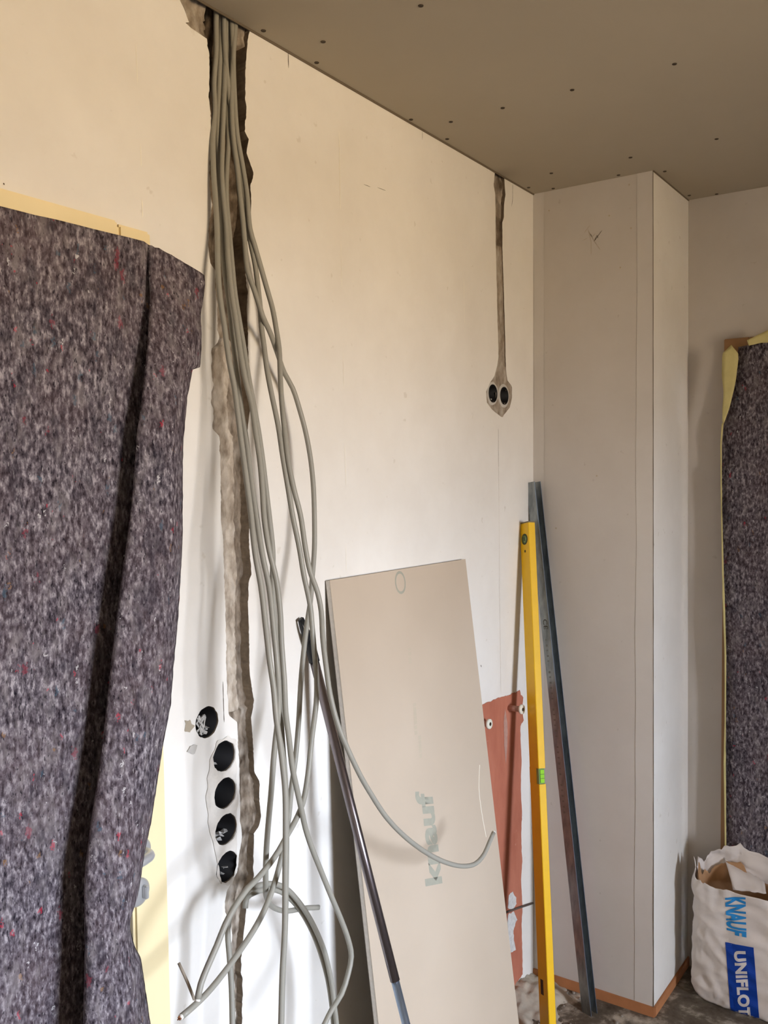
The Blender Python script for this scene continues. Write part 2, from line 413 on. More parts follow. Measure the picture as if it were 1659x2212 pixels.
o = mesh_obj('filled_chase', V, F, M_CHASE, wall_left, True); tone_attr(o, T); o['label'] = 'narrow chase partly filled with brown filler'

# ---- other surfaces of the shell
def wall_quad(name, pts, mat, parent=None):
    return mesh_obj(name, pts, [tuple(range(len(pts)))], mat, parent)
PWT, PWB = 0.3695, 0.3815          # pier width at ceiling / floor (out of plumb)
RD = 0.3417
def grid_wall(name, f, nu, nv, mat, bow=0.0):
    V = [f(i / nu, j / nv) for j in range(nv + 1) for i in range(nu + 1)]
    F = [(j * (nu + 1) + i, j * (nu + 1) + i + 1, (j + 1) * (nu + 1) + i + 1, (j + 1) * (nu + 1) + i) for j in range(nv) for i in range(nu)]
    return mesh_obj(name, V, F, mat, None, True)
b = bmesh.new()
def pier_face(z): return PWB + (PWT - PWB) * z / H
pv = [b.verts.new(p) for p in ((0, 0, 0), (PWB, 0, 0), (PWB, RD + .1, 0), (0, RD + .1, 0), (0, 0, ZT), (PWT, 0, ZT), (PWT, RD + .1, ZT), (0, RD + .1, ZT))]
for f in ((0, 1, 5, 4), (1, 2, 6, 5), (2, 3, 7, 6), (3, 0, 4, 7)): b.faces.new([pv[i] for i in f])
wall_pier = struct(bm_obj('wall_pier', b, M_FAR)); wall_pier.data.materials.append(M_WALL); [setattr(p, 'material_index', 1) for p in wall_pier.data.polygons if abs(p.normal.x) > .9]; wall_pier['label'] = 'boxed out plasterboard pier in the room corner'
# far (recess) wall with opening for the covered door
OX0, OX1, OZ1 = 0.545, 1.45, 1.93
b = bmesh.new()
def quad(b, *p): b.faces.new([b.verts.new(q) for q in p])
quad(b, (PWB - .02, RD, 0), (OX0, RD, 0), (OX0, RD, ZT), (PWT - .02, RD, ZT)); quad(b, (OX0, RD, OZ1), (OX1, RD, OZ1), (OX1, RD, ZT), (OX0, RD, ZT))
quad(b, (OX1, RD, 0), (WX, RD, 0), (WX, RD, ZT), (OX1, RD, ZT))
wall_far = struct(bm_obj('wall_far', b, M_FAR))
wall_back = struct(mesh_obj('wall_back', [(0, -4.6, 0), (WX, -4.6, 0), (WX, -4.6, ZT), (0, -4.6, ZT)], [(0, 1, 2, 3)], M_FAR))
b = bmesh.new()
for y0, y1, z0, z1 in ((-4.6, WY0, 0, ZT), (WY1, RD, 0, ZT), (WY0, WY1, 0, WZ0), (WY0, WY1, WZ1, ZT)):
    box_bm(WX, WX + WTH, y0, y1, z0, z1, bm=b)
wall_right = struct(bm_obj('wall_right', b, M_FAR))
struct(bm_obj('wall_added_stub', box_bm(3.15, WX, -1.06, RD, 0, ZT), M_FAR))  # added wall stub out of view, blocks window light towards pier and corner
b = bmesh.new()
for a in ((WY0, WY0 + .05, WZ0, WZ1), (WY1 - .05, WY1, WZ0, WZ1), (WY0 + .05, WY1 - .05, WZ0, WZ0 + .05), (WY0 + .05, WY1 - .05, WZ1 - .05, WZ1)):
    box_bm(WX + WTH - .09, WX + WTH - .04, a[0], a[1], a[2], a[3], .004, bm=b)
win = struct(bm_obj('window_1', b, M_PIPEW)); tag(win, 'white frame of the window giving the daylight')
floor = struct(mesh_obj('floor', [(-.3, -4.7, 0), (WX, -4.7, 0), (WX, .6, 0), (-.3, .6, 0)], [(0, 1, 2, 3)], M_FLOOR))
b = box_bm(0.004, WX + .01, -4.7, .6, H, H + .0125)
ceiling = struct(bm_obj('ceiling', b, M_CEIL))
o = bm_obj('upper_slab', box_bm(-.3, WX + WTH, -4.7, .6, ZT, ZT + .1), M_BACK, ceiling)
# baseboards: orange strip
b = box_bm(0.0, PWB + .004, -0.006, 0.0, 0.0, 0.030, .001)
struct(bm_obj('baseboard_far', b, M_ORANGE))
b = box_bm(PWB, PWB + .006, 0.001, RD - .001, 0.0, 0.030, .001)
struct(bm_obj('baseboard_side', b, M_ORANGE))

# ---- ceiling screws and pier screws
def disc_bm(c, n, r, t=0.0012, seg=12):
    c = Vector(c); n = Vector(n).normalized(); b = bmesh.new(); u = n.orthogonal().normalized(); v = n.cross(u)
    ring = lambda rr, h: [b.verts.new(c + n * h + (u * math.cos(a) + v * math.sin(a)) * rr) for a in [2 * math.pi * k / seg for k in range(seg)]]
    A, B, C_ = ring(r, -0.0002), ring(r * .92, t), ring(r * .35, t * .4)
    for P, Q in ((A, B), (B, C_)):
        for k in range(seg): b.faces.new((P[k], P[(k + 1) % seg], Q[(k + 1) % seg], Q[k]))
    b.faces.new(C_); return b
me0 = None
for px, py in ((909, 12), (698, 90), (569, 66), (684, 135), (888, 258), (974, 263), (966, 300), (1086, 233), (1236, 194), (1457, 138), (1362, 340), (1548, 300),
               (1191, 374), (1336, 378), (1195, 407), (1142, 405), (1436, 370), (1489, 422), (1548, 419)):
    v = on(2, H, px, py)
    if me0 is None:
        s0 = bm_obj('screw', disc_bm((0, 0, 0), (0, 0, -1), 0.0052), M_SCREW, ceiling); me0 = s0.data; s0.location = v
    else:
        s0 = bpy.data.objects.new('screw', me0); COL.objects.link(s0); s0.parent = ceiling; s0.location = v
me0 = None
for px, py in ((1186, 455), (1386, 408), (1359, 399), (1363, 493), (1340, 578), (1316, 466), (1390, 430), (1289, 1028), (1201, 1141)):
    v = on(1, 0, px, py)
    if me0 is None:
        s0 = bm_obj('screw', disc_bm((0, 0, 0), (0, -1, 0), 0.0028, .0006), M_STAIN, wall_pier); me0 = s0.data; s0.location = v
    else:
        s0 = bpy.data.objects.new('screw', me0); COL.objects.link(s0); s0.parent = wall_pier; s0.location = v
# corner bead of the pier and joint filler bands
b = bmesh.new()
P = []
for k in range(60):
    z = ZT * k / 59; P.append((pier_face(z) + .0004 + .0004 * nz(z * 9, 1, 1), -0.0004, z))
tube_bm(P, [0.0011 + .0007 * nz(p[2] * 14, 4, 4) for p in P], 6, b)
bm_obj('corner_bead', b, M_BEAD, wall_pier)
b = tube_bm([(PWT + .001, -.001, H - .001), (PWT + .001, RD, H - .001)], .0022, 6); bm_obj('shadow_gap', b, M_BEAD, wall_pier)
b = tube_bm([(.002, -4.5, H - .0006), (.002, -.001, H - .0006)], .0030, 6); bm_obj('ceiling_gap', b, M_BEAD, ceiling)
def band(name, x0, x1, mat, parent, y=-0.0009):
    V, F = [], []
    for k in range(81):
        z = H * k / 80; V += [(x0 + .004 * nz(z * 4, x0 * 9, 1), y, z), ((min(x1 + .003 * nz(z * 4, x1 * 9, 5), pier_face(z) - .0005) if x1 > .3 else x1), y, z)]
        if k: F.append((2 * k - 2, 2 * k - 1, 2 * k + 1, 2 * k))
    return mesh_obj(name, V, F, mat, parent)
M_BAND = plaster('pier_joint_plaster', srgb(202, 195, 186), srgb(214, 208, 200))
band('joint_band', 0.001, 0.036, M_BAND, wall_pier); band('joint_band', 0.325, 0.378, M_BAND, wall_pier)

# ---- wall marks (thin ribbons of filler, cracks, stains that keep their own shape)
def ribbon(name, P, wmm, mat, parent, ax=0, off=0.0005, rough=0.4, seed=0):
    pts = [on(ax, 0, *p) for p in P]; Q = []
    for a, c in zip(pts, pts[1:]):
        n = max(2, int((c - a).length / .006)); Q += [a.lerp(c, k / n) for k in range(n)]
    Q.append(pts[-1]); V, F = [], []
    nrm = Vector((1, 0, 0)) if ax == 0 else Vector((0, -1, 0))
    for i, q in enumerate(Q):
        T_ = (Q[min(i + 1, len(Q) - 1)] - Q[max(i - 1, 0)]).normalized(); s = T_.cross(nrm)
        w_ = wmm / 2000 * (1 + rough * 1.6 * nz(i * .55, seed, 1)) * (0.25 if i in (0, len(Q) - 1) else 1)
        j = s * (wmm / 2500 * nz(i * .3, seed, 8)) * rough
        V += [q + s * w_ + j + nrm * off, q - s * w_ + j + nrm * off]
        if i: F.append((2 * i - 2, 2 * i - 1, 2 * i + 1, 2 * i))
    return mesh_obj(name, V, F, mat, parent)
for P, wd in (([(622, 112), (623, 147)], 1.6), ([(912, 284), (912, 302)], 1.2), ([(1107, 398), (1107, 430), (1105, 446)], 1.6), ([(481, 1472), (484, 1560)], 1.4), ([(1076, 925), (1077, 1010)], .7),
              ([(7, 395), (9, 400)], 2), ([(785, 398), (800, 404)], 1.0), ([(815, 405), (833, 412)], 1.0), ([(1038, 1436), (1040, 1441)], 2.5)):
    ribbon('crack', P, wd, M_CRACK, wall_left, seed=P[0][0])
for P, wd in (([(732, 284), (735, 452)], 1.6), ([(736, 520), (738, 620)], .8), ([(741, 760), (742, 840)], .8), ([(744, 960), (747, 1050)], 1.2), ([(747, 1180), (748, 1235)], 1.3),
              ([(293, 95), (297, 180)], 1.0), ([(303, 310), (305, 360)], 1.4), ([(306, 430), (308, 470)], 2.2), ([(999, 345), (1000, 352)], 1), ([(1002, 600), (1003, 700)], .8)):
    ribbon('scratch', P, wd, M_CRACKL, wall_left, seed=P[0][0])
ribbon('board_joint', [(1077, 1010), (1079, 1300), (1082, 1500)], .6, M_STAIN, wall_left)
for P in ([(1262, 503), (1275, 486)], [(1275, 505), (1283, 520), (1297, 540)], [(1270, 495), (1277, 520), (1277, 551)], [(1283, 522), (1301, 497)], [(1258, 520), (1270, 514)], [(1283, 522), (1290, 508), (1292, 515)], [(1271, 498), (1279, 512), (1287, 504)]):
    ribbon('scratch', P, 1.5, M_CRACK if P[0][0] > 1280 else M_STAIN, wall_pier, ax=1, seed=P[0][1])
for P in ([(1155, 990), (1157, 992)],): pass
def patch(name, pts, mat, parent, off=0.0008, ax=0, rough=.0015, seed=0, n=5):
    "filler patch with an irregular outline lying on the wall"
    Q = []
    W = [on(ax, 0, *p) for p in pts]
    for a, c in zip(W, W[1:] + W[:1]):
        for k in range(n):
            q = a.lerp(c, k / n); q = q + Vector((0, rough * nz(q.y * 90, q.z * 90, seed), rough * nz(q.y * 90, q.z * 90, seed + 9))) if ax == 0 else q
            Q.append(q)
    fl, tr = poly_tess([(q.y, q.z) for q in Q] if ax == 0 else [(q.x, q.z) for q in Q])
    V = [(off, p.x, p.y) if ax == 0 else (p.x, -off, p.y) for p in fl]
    o = mesh_obj(name, V, tr, mat, parent)
    for p in o.data.polygons:
        if (p.normal.x < 0 and ax == 0): p.flip()
    return o
patch('stain', [(398, 1556), (412, 1556), (418, 1570), (413, 1583), (400, 1582)], M_FILLB, wall_left, .0007, rough=.006, seed=3)
patch('plaster_chip', [(409, 1611), (425, 1609), (420, 1627), (404, 1626)], M_FILLW, wall_left, .0020, rough=.003, seed=4)
patch('stain', [(752, 2040), (757, 2038), (757, 2048)], M_STAIN, wall_left, rough=.001)
# smeared filler round the column of boxes, with the box openings left free
def patch_holes(name, pts, holes, mat, off, rough, seed):
    W = [on(0, 0, *p) for p in pts]; Q = []
    for a, c in zip(W, W[1:] + W[:1]):
        for k in range(10):
            q = a.lerp(c, k / 10); Q.append((q.y + rough * nz(q.y * 60, q.z * 60, seed), q.z + rough * nz(q.y * 60, q.z * 60, seed + 9)))
    fl, tr = poly_tess(Q, holes)
    o = mesh_obj(name, [(off, p.x, p.y) for p in fl], tr, mat, wall_left)
    for p in o.data.polygons:
        if p.normal.x < 0: p.flip()
    return o
M_SMEAR = simple('smeared_filler', srgb(214, 208, 198), 0.9, var=0.09, vscale=30, bump=0.6, dist=0.004)
patch_holes('filler_patch', [(492, 1590), (509, 1600), (512, 1700), (512, 1800), (510, 1870), (500, 1912), (478, 1908), (466, 1850), (452, 1800), (444, 1720), (452, 1640), (470, 1600)],
            [circle(c, BR + .002, 36, .002, i) for i, c in enumerate(BOXC)][1:], M_SMEAR, .0015, .005, 2)
# red coating
rp = [(1030, 1530), (1043, 1521), (1062, 1513), (1080, 1506), (1095, 1503), (1107, 1497), (1116, 1494), (1122, 1490), (1125, 1500), (1130, 1506), (1127, 1530), (1131, 1556), (1123, 1568), (1126, 1640),
      (1124, 1700), (1127, 1760), (1125, 1800), (1127, 1860), (1125, 1900), (1128, 1960), (1126, 2000), (1128, 2060), (1128, 2104), (1118, 2120), (1112, 2132), (1010, 2250), (960, 2280), (960, 1590)]
patch('red_coating', rp, M_RED, wall_left, .0012, rough=.004, seed=6, n=8)['label'] = 'terracotta red coated area low on the wall'
patch('plaster_smear', [(1098, 1932), (1106, 1926), (1113, 1938), (1114, 1952), (1106, 1966), (1096, 1960)], M_FLAKE, wall_left, .0018, rough=.004, seed=1)
patch('plaster_smear', [(1096, 1975), (1108, 1968), (1116, 1985), (1108, 2010), (1110, 2036), (1114, 2052), (1102, 2056), (1094, 2020)], M_FLAKE, wall_left, .0018, rough=.005, seed=2)
patch('plaster_smear', [(1090, 1530), (1095, 1560), (1095, 1600), (1092, 1650), (1088, 1610), (1087, 1560)], M_PIPEP, wall_left, .0018, rough=.003, seed=12)

# ================================================================== THINGS
# ---- wall boxes
def wall_box(name, c, r, label, group, flakes, seed):
    root = empty(name, (-0.045, c[0], c[1]), label, 'wall box', group)
    b = bmesh.new(); seg = 32; rings = []
    for rr, x in ((r - .0016, -.002), (r, -.002), (r, -.0025), (r, -.044), (0.0005, -.044)): pass
    prof = [(r - .0016, -.0445), (r - .0016, -.0025), (r + .0006, -.0025), (r + .0006, -.047)]
    for rr, x in prof: rings.append([b.verts.new((x, c[0] + rr * math.cos(a), c[1] + rr * math.sin(a))) for a in [2 * math.pi * k / seg for k in range(seg)]])
    for A, B in zip(rings, rings[1:]):
        for k in range(seg): b.faces.new((A[k], A[(k + 1) % seg], B[(k + 1) % seg], B[k]))
    b.faces.new(rings[0]); b.faces.new(rings[-1])
    cup = bm_obj('cup', b, M_BOX, None, True); adopt(root, cup)
    b = bmesh.new(); rnd = random.Random(seed)
    for k in range(flakes):
        a = rnd.uniform(3.6, 5.6); d = rnd.uniform(.5, .93) * r; s = rnd.uniform(.003, .008)
        res = bmesh.ops.create_icosphere(b, subdivisions=1, radius=s)
        for v in res['verts']: v.co = Vector((v.co.x * .5 + rnd.uniform(-.03, -.012), v.co.y * .9 + c[0] + d * math.cos(a), v.co.z * .55 + c[1] + d * math.sin(a))) + Vector((rnd.uniform(-1, 1),) * 3) * s * .15
    if flakes:
        fl = bm_obj('plaster_debris', b, M_FLAKE); fl['kind'] = 'stuff'; adopt(root, fl)
    return root
names = ['black round wall box topmost of the five, holding torn plaster',
         'black round wall box second from the top of the column beside the chase',
         'black round wall box in the middle of the column of five beside the chase',
         'black round wall box fourth from the top of the column, grey dust in its base',
         'black round wall box lowest of the column of five, nearest the coil of cable']
for i, c in enumerate(BOXC): wall_box('wall_box', c, BR, names[i], 'round boxes beside the chase', (4, 2, 0, 5, 4)[i], i)
names = ['left black box of the small pair high on the wall near the corner', 'right black box of the small pair near the corner, plaster bits inside']
for i, c in enumerate(BOXC2):
    r2 = wall_box('wall_box', c, .0250, names[i], 'pair of boxes near the corner', (2, 5)[i], 20 + i)
    # the pair sits proud of the filler, in a ring of plaster
    r2.location.x += 0.004
    for ch in r2.children:
        if ch.name.startswith('cup'): ch.data.transform(Matrix.Translation((0, 0, 0)))
# torn plaster shreds hanging in the topmost box
c = BOXC[0]; b = bmesh.new(); rnd = random.Random(5)
for k in range(6):
    y0 = c[0] - .020 + .003 * k; P = [(-.004 + rnd.uniform(-.004, .002), y0 + rnd.uniform(-.004, .006), c[1] + .014 - q * .007 + rnd.uniform(-.002, .002)) for q in range(6)]
    tube_bm(P, [.0012 + rnd.uniform(0, .0022) for _ in P], 5, b)
o = bm_obj('plaster_shreds', b, M_FLAKE); o['kind'] = 'stuff'
for r in COL.objects:
    if r.name == 'wall_box': adopt(r, o)
# make openings of the pair: dark recess discs cut in the filler surface
fc = bpy.data.objects['filled_chase']; me = fc.data
bm = bmesh.new(); bm.from_mesh(me)
for c in BOXC2:
    for f in [f for f in bm.faces if True]:
        m_ = f.calc_center_median()
        if (m_.y - c[0]) ** 2 + (m_.z - c[1]) ** 2 < (.0262) ** 2: bm.faces.remove(f)
bm.to_mesh(me); bm.free()
for c in BOXC2:
    b = bmesh.new(); seg = 36; A, B, D = [], [], []
    for k in range(seg):
        a = 2 * math.pi * k / seg; n_ = nz(2 * math.cos(a), 2 * math.sin(a), c[0] * 50)
        A.append(b.verts.new((-.0002, c[0] + .0255 * math.cos(a), c[1] + .0255 * math.sin(a))))
        B.append(b.verts.new((.0012 + .0006 * n_, c[0] + (.0275 + .001 * n_) * math.cos(a), c[1] + (.0275 + .001 * n_) * math.sin(a))))
        D.append(b.verts.new((-.0012, c[0] + (.034 + .003 * n_) * math.cos(a), c[1] + (.034 + .003 * n_) * math.sin(a))))
    for P_, Q_ in ((A, B), (B, D)):
        for k in range(seg): b.faces.new((P_[k], P_[(k + 1) % seg], Q_[(k + 1) % seg], Q_[k]))
    bm_obj('plaster_ring', b, M_FILLW, wall_left, True)

# ---- pipe plugs in the red wall
def plug(c, L, label):
    root = empty('pipe_plug', (0.001, c.y, c.z), label, 'pipe plug', 'pipe plugs in the red wall patch')
    d = Vector((1, -.06, .05)).normalized(); p0 = Vector((0, c.y, c.z)); p1 = p0 + d * L
    o1 = bm_obj('plug_body', tube_bm([p0, p1], .0085, 20), M_PIPEP, None, True)
    b = tube_bm([p1 - d * .004, p1 - d * .003, p1 + d * .003, p1 + d * .004], [.0125, .014, .014, .012], 24)
    o2 = bm_obj('plug_flange', b, M_PIPEW, None, True)
    o3 = bm_obj('plug_socket', tube_bm([p1 + d * .0035, p1 + d * .0046], .0052, 12), M_LABEL)
    adopt(root, o1, o2, o3)
plug(on(0, 0, 1098, 1529), .045, 'dirty pipe plug with white end sticking out at top right of the red patch')
plug(on(0, 0, 1042, 1562), .022, 'white ring pipe plug at the left of the red patch, by the board edge')

# ---- door_1 on the left: leaf, casing, handle
b = bmesh.new()
V8 = lambda y0b, y1b, y0t, y1t, z0, z1, x0, x1: [(x0, y0b, z0), (x1, y0b, z0), (x1, y1b, z0), (x0, y1b, z0), (x0, y0t, z1), (x1, y0t, z1), (x1, y1t, z1), (x0, y1t, z1)]
def hexa(b, P, bev=.003):
    v = [b.verts.new(p) for p in P]; fs = [b.faces.new([v[i] for i in f]) for f in ((0, 3, 2, 1), (4, 5, 6, 7), (0, 1, 5, 4), (1, 2, 6, 5), (2, 3, 7, 6), (3, 0, 4, 7))]
    if bev: bmesh.ops.bevel(b, geom=list({e for q in v for e in q.link_edges}), offset=bev, segments=2, affect='EDGES')
leaf = bm_obj('door_1', box_bm(-.060, -.022, DY0 + .02, DY1 + .004, 0.008, DZ - .01, .002), M_LEAF); struct(leaf)
b = bmesh.new(); hexa(b, V8(-1.585, -1.504, -1.600, -1.530, 0, 1.995, -.01, .020), .005)
bm_obj('door_casing', b, M_WOODF, leaf)
b = bmesh.new(); hexa(b, [(-.01, -2.55, 1.925), (.020, -2.55, 1.925), (.020, -1.599, 1.925), (-.01, -1.599, 1.925), (-.01, -2.55, 2.0), (.020, -2.55, 2.0), (.020, -1.599, 1.999), (-.01, -1.599, 1.999)], .004)
bm_obj('door_casing', b, M_WOODF, leaf)
b = bmesh.new(); hexa(b, V8(-2.55, -2.46, -2.55, -2.46, 0, 1.925, -.01, .020), .005)
bm_obj('door_casing', b, M_WOODF, leaf)
hc = on(0, .021, 302, 1838)
P = catmull([(.018, hc.y, hc.z), (.040, hc.y, hc.z), (.050, hc.y - .004, hc.z), (.054, hc.y - .018, hc.z - .001), (.054, hc.y - .075, hc.z - .005)], .004)
bm_obj('door_handle', tube_bm(P, .0088, 18), M_SATIN, leaf, True)
bm_obj('handle_rose', tube_bm([(.018, hc.y, hc.z), (.0235, hc.y, hc.z), (.0255, hc.y, hc.z)], [.022, .022, .018], 32), M_SATIN, leaf, True)
kc = on(0, .021, 297, 1927)
bm_obj('key_rose', tube_bm([(.018, kc.y, kc.z), (.0235, kc.y, kc.z), (.0255, kc.y, kc.z)], [.024, .024, .020], 32), M_SATIN, leaf, True)
b = bmesh.new(); box_bm(.025, .036, kc.y + .006, kc.y + .013, kc.z - .012, kc.z + .010, .0015, bm=b); bm_obj('lock_cylinder', b, M_SATIN, leaf)

# ---- felt cloth over the left door
Gl = [(314, 535), (307, 625), (292, 726), (278, 827), (269, 900), (240, 1060), (222, 1200), (205, 1370), (185, 1540), (163, 1700), (146, 1836), (130, 1930), (127, 2053), (122, 2212), (116, 2500)]
Fl = [(324, 535), (328, 640), (321, 755), (307, 885), (300, 930), (290, 1080), (270, 1240), (250, 1400), (232, 1580), (217, 1700), (206, 1781), (196, 1876), (194, 1917), (197, 2053), (195, 2212), (193, 2500)]
El = [(437, 600), (439, 612), (434, 650), (428, 680), (431, 720), (430, 760), (428, 792), (412, 795), (409, 812), (401, 860), (394, 960), (393, 1060), (391, 1160), (386, 1230), (378, 1336), (368, 1430),
      (361, 1525), (347, 1600), (333, 1700), (323, 1781), (312, 1836), (306, 1884), (299, 1935), (285, 1966), (281, 2006), (290, 2044), (304, 2074), (312, 2134), (321, 2212), (335, 2500)]
X0 = 0.032
htab = [(535, .003), (625, .013), (755, .030), (885, .042), (1200, .053), (1700, .060), (2212, .081), (2500, .09)]
def px_to_yz(P, offs):
    A = [on(0, offs(py), px, py) for px, py in P]; A.sort(key=lambda v: v.z)
    return [v.z for v in A], [v.y for v in A]
Fz, Fy = px_to_yz(Fl, lambda py: X0 + interp(py, htab))
Ez, Ey = px_to_yz(El, lambda py: X0 + interp(py, htab) * .45 + .006)
hz_z = [on(0, X0, 320, a).z for a, b_ in htab][::-1]; hz_h = [b_ for a, b_ in htab][::-1]
hfun = lambda z: float(np.interp(z, hz_z, hz_h))
tz0 = on(0, X0, 0, 448).z; tz1 = on(0, X0, 318, 524).z; tz2 = on(0, X0 + .006, 437, 599).z
yB = on(0, X0, 318, 524).y
cols = []   # each column: function z -> (x, y), and top z
def topz(y):
    ya, yb_, yc = on(0, X0, 0, 448).y, yB, on(0, X0 + .006, 437, 599).y
    if y < yb_: return tz0 + (tz1 - tz0) * (y - ya) / (yb_ - ya)
    return tz1 + (tz2 - tz1) * min(1, (y - yb_) / (yc - yb_))
def wav(y, z): return .006 * nz(y * 3.2, z * 1.6, 2) + .0025 * nz(y * 11, z * 6, 5)
MAINY = list(np.linspace(-2.52, 0, 30))
for k in range(31):
    s = k / 30
    cols.append((lambda z, s=s: (X0 + .012 * s * 0 , -2.52 + ((np.interp(z, Fz, Fy) + .055 + hfun(z) * .35) + 2.52) * s), s))
def fold(fr, xo):   # point of the pleat: fr = fraction of way from F line, xo fraction of h
    return lambda z: (X0 + hfun(z) * xo, np.interp(z, Fz, Fy) + fr)
cols2 = [fold(.062, .25), fold(.066, .6), fold(.058, .80), fold(.035, .86), fold(.012, .88), fold(.002, .92), fold(-.0005, .99), fold(.002, 1.06), fold(.008, 1.11)]
def flapcol(s):
    def f(z):
        y0 = np.interp(z, Fz, Fy) + .008; y1 = np.interp(z, Ez, Ey); h = hfun(z)
        x = X0 + h * 1.11 * (1 - s) + (h * .45 + .006) * s + .020 * math.sin(math.pi * s) * min(1, h / .04) + .004 * math.sin(z * 9 + 3 * s) * s
        return (x, y0 + (y1 - y0) * s)
    return f
allc = [c[0] for c in cols] + cols2 + [flapcol(k / 12) for k in range(1, 13)]
NR = 380; V, F = [], []
for r in range(NR + 1):
    t = r / NR
    for ci, cf in enumerate(allc):
        # find this column's top height
        z = tz1
        for _ in range(3):
            x, y = cf(z); z = topz(y) - (.004 if 24 < ci < 40 and y > yB else 0)
        zz = z + (0.012 - z) * t
        if ci == len(allc) - 1: zz = zz
        x, y = cf(zz)
        if ci <= 30: x += wav(y, zz)
        else: x += .5 * wav(y, zz)
        V.append((max(x, .024 if z > 1.9 else .006), y + (.0012 * nz(zz * 70, 1, 1) if ci == len(allc) - 1 else 0), zz + (.0015 * nz(y * 80, 2, 2) if t == 0 else 0)))
nc = len(allc)
for r in range(NR):
    for c_ in range(nc - 1):
        a = r * nc + c_; F.append((a, a + 1, a + nc + 1, a + nc))
felt = mesh_obj('felt_cloth', V, F, M_FELT, None, True)
tag(felt, 'mottled grey recycled felt sheet with a deep vertical fold, hung over the left door', 'cloth')
md = felt.modifiers.new('thick', 'SOLIDIFY'); md.thickness = 0.0035; md.offset = -1

# ---- right door behind felt, felt, tape
b = bmesh.new()
box_bm(.4865, .56, RD - .022, RD, 0, 1.995, .002, bm=b)
fr2 = bm_obj('door_2', b, M_WOODB); struct(fr2)
bm_obj('door_casing', box_bm(.56, 1.50, RD - .022, RD, 1.925, 1.995, .002), M_WOODB, fr2)
bm_obj('door_leaf', box_bm(.56, 1.42, RD + .005, RD + .04, .01, 1.92, .002), M_LEAF, fr2)
FY = RD - .058
RE = [(1594, 742), (1592, 760), (1589, 800), (1582, 850), (1572, 890), (1562, 918), (1559, 960), (1558, 1020), (1560, 1100), (1562, 1200), (1564, 1300), (1567, 1420), (1569, 1500), (1567, 1600), (1568, 1700), (1570, 1800), (1572, 1870), (1576, 2000), (1580, 2150)]
A = [on(1, FY, *p) for p in RE]; A.sort(key=lambda v: v.z); Rz = [v.z for v in A]; Rx = [v.x for v in A]
zt = on(1, FY, 1594, 740).z
NR = 110; nc = 30; V, F = [], []
for r in range(NR + 1):
    for c_ in range(nc + 1):
        s = c_ / nc; top = zt - .012 * (1 - min(1, s * 8)) + .008 * s
        z = top + (.02 - top) * r / NR; x0 = float(np.interp(z, Rz, Rx)); x = x0 + (1.46 - x0) * s
        y = FY + .010 * nz(x * 5, z * 2.2, 1) - .010 * math.sin(min(1, s * 9) * math.pi) * .6 - .006 * math.exp(-((x - .62 - (1.1 - z) * .12) / .012) ** 2) * (1 if z < 1.35 else 0)
        if s < .04 and z > 1.6: y += .012
        V.append((x, min(y, RD - .034), z))
for r in range(NR):
    for c_ in range(nc):
        a = r * (nc + 1) + c_; F.append((a, a + nc + 1, a + nc + 2, a + 1))
felt2 = mesh_obj('felt_cloth', V, F, M_FELT, None, True)
tag(felt2, 'dark mottled felt sheet taped over the doorway at the right edge', 'cloth')
md = felt2.modifiers.new('thick', 'SOLIDIFY'); md.thickness = 0.0035; md.offset = 0
def strip(name, L, R_, y, label, amp=.004, yf=None, n=16):
    "ribbon of tape between two traced edges"
    V, F = [], []
    def samp(P, t):
        t *= (len(P) - 1); i = min(int(t), len(P) - 2); f = t - i
        return (P[i][0] + (P[i + 1][0] - P[i][0]) * f, P[i][1] + (P[i + 1][1] - P[i][1]) * f)
    for k in range(n + 1):
        for j in range(5):
            a, c = samp(L, k / n), samp(R_, k / n); u = j / 4
            q = on(1, y, a[0] + (c[0] - a[0]) * u, a[1] + (c[1] - a[1]) * u)
            q.y += -amp * abs(nz(q.x * 60, q.z * 22, 3)) * 2 - (.004 if u in (0, 1) else 0) * nz(q.z * 30, 1, u) ; V.append(q)
    for k in range(n):
        for j in range(4): a = k * 5 + j; F.append((a, a + 5, a + 6, a + 1))
    o = mesh_obj(name, V, F, M_TAPE, None, True); md = o.modifiers.new('t', 'SOLIDIFY'); md.thickness = .0004; return tag(o, label, 'tape', 'masking tape holding the right felt')
strip('masking_tape', [(1562, 762), (1560, 775), (1559, 810), (1563, 840), (1561, 880), (1560, 910)], [(1580, 745), (1596, 765), (1592, 810), (1584, 850), (1574, 888), (1563, 916)], FY - .016, 'crumpled yellow masking tape down the top left edge of the right felt')
strip('masking_tape', [(1614, 735), (1640, 722), (1662, 712), (1700, 700)], [(1618, 747), (1642, 741), (1664, 740), (1700, 730)], FY - .020, 'yellow masking tape across the top edge of the right felt')
strip('masking_tape', [(1559, 915), (1556, 960), (1557, 1100), (1560, 1250), (1561, 1300), (1565, 1420), (1565, 1560), (1563, 1650), (1566, 1860)], [(1563, 912), (1559, 960), (1560, 1100), (1564, 1250), (1566, 1300), (1569, 1420), (1568, 1560), (1568, 1650), (1569, 1860)], FY - .012, 'thin line of yellow tape along the long left edge of the right felt', .001, n=40)

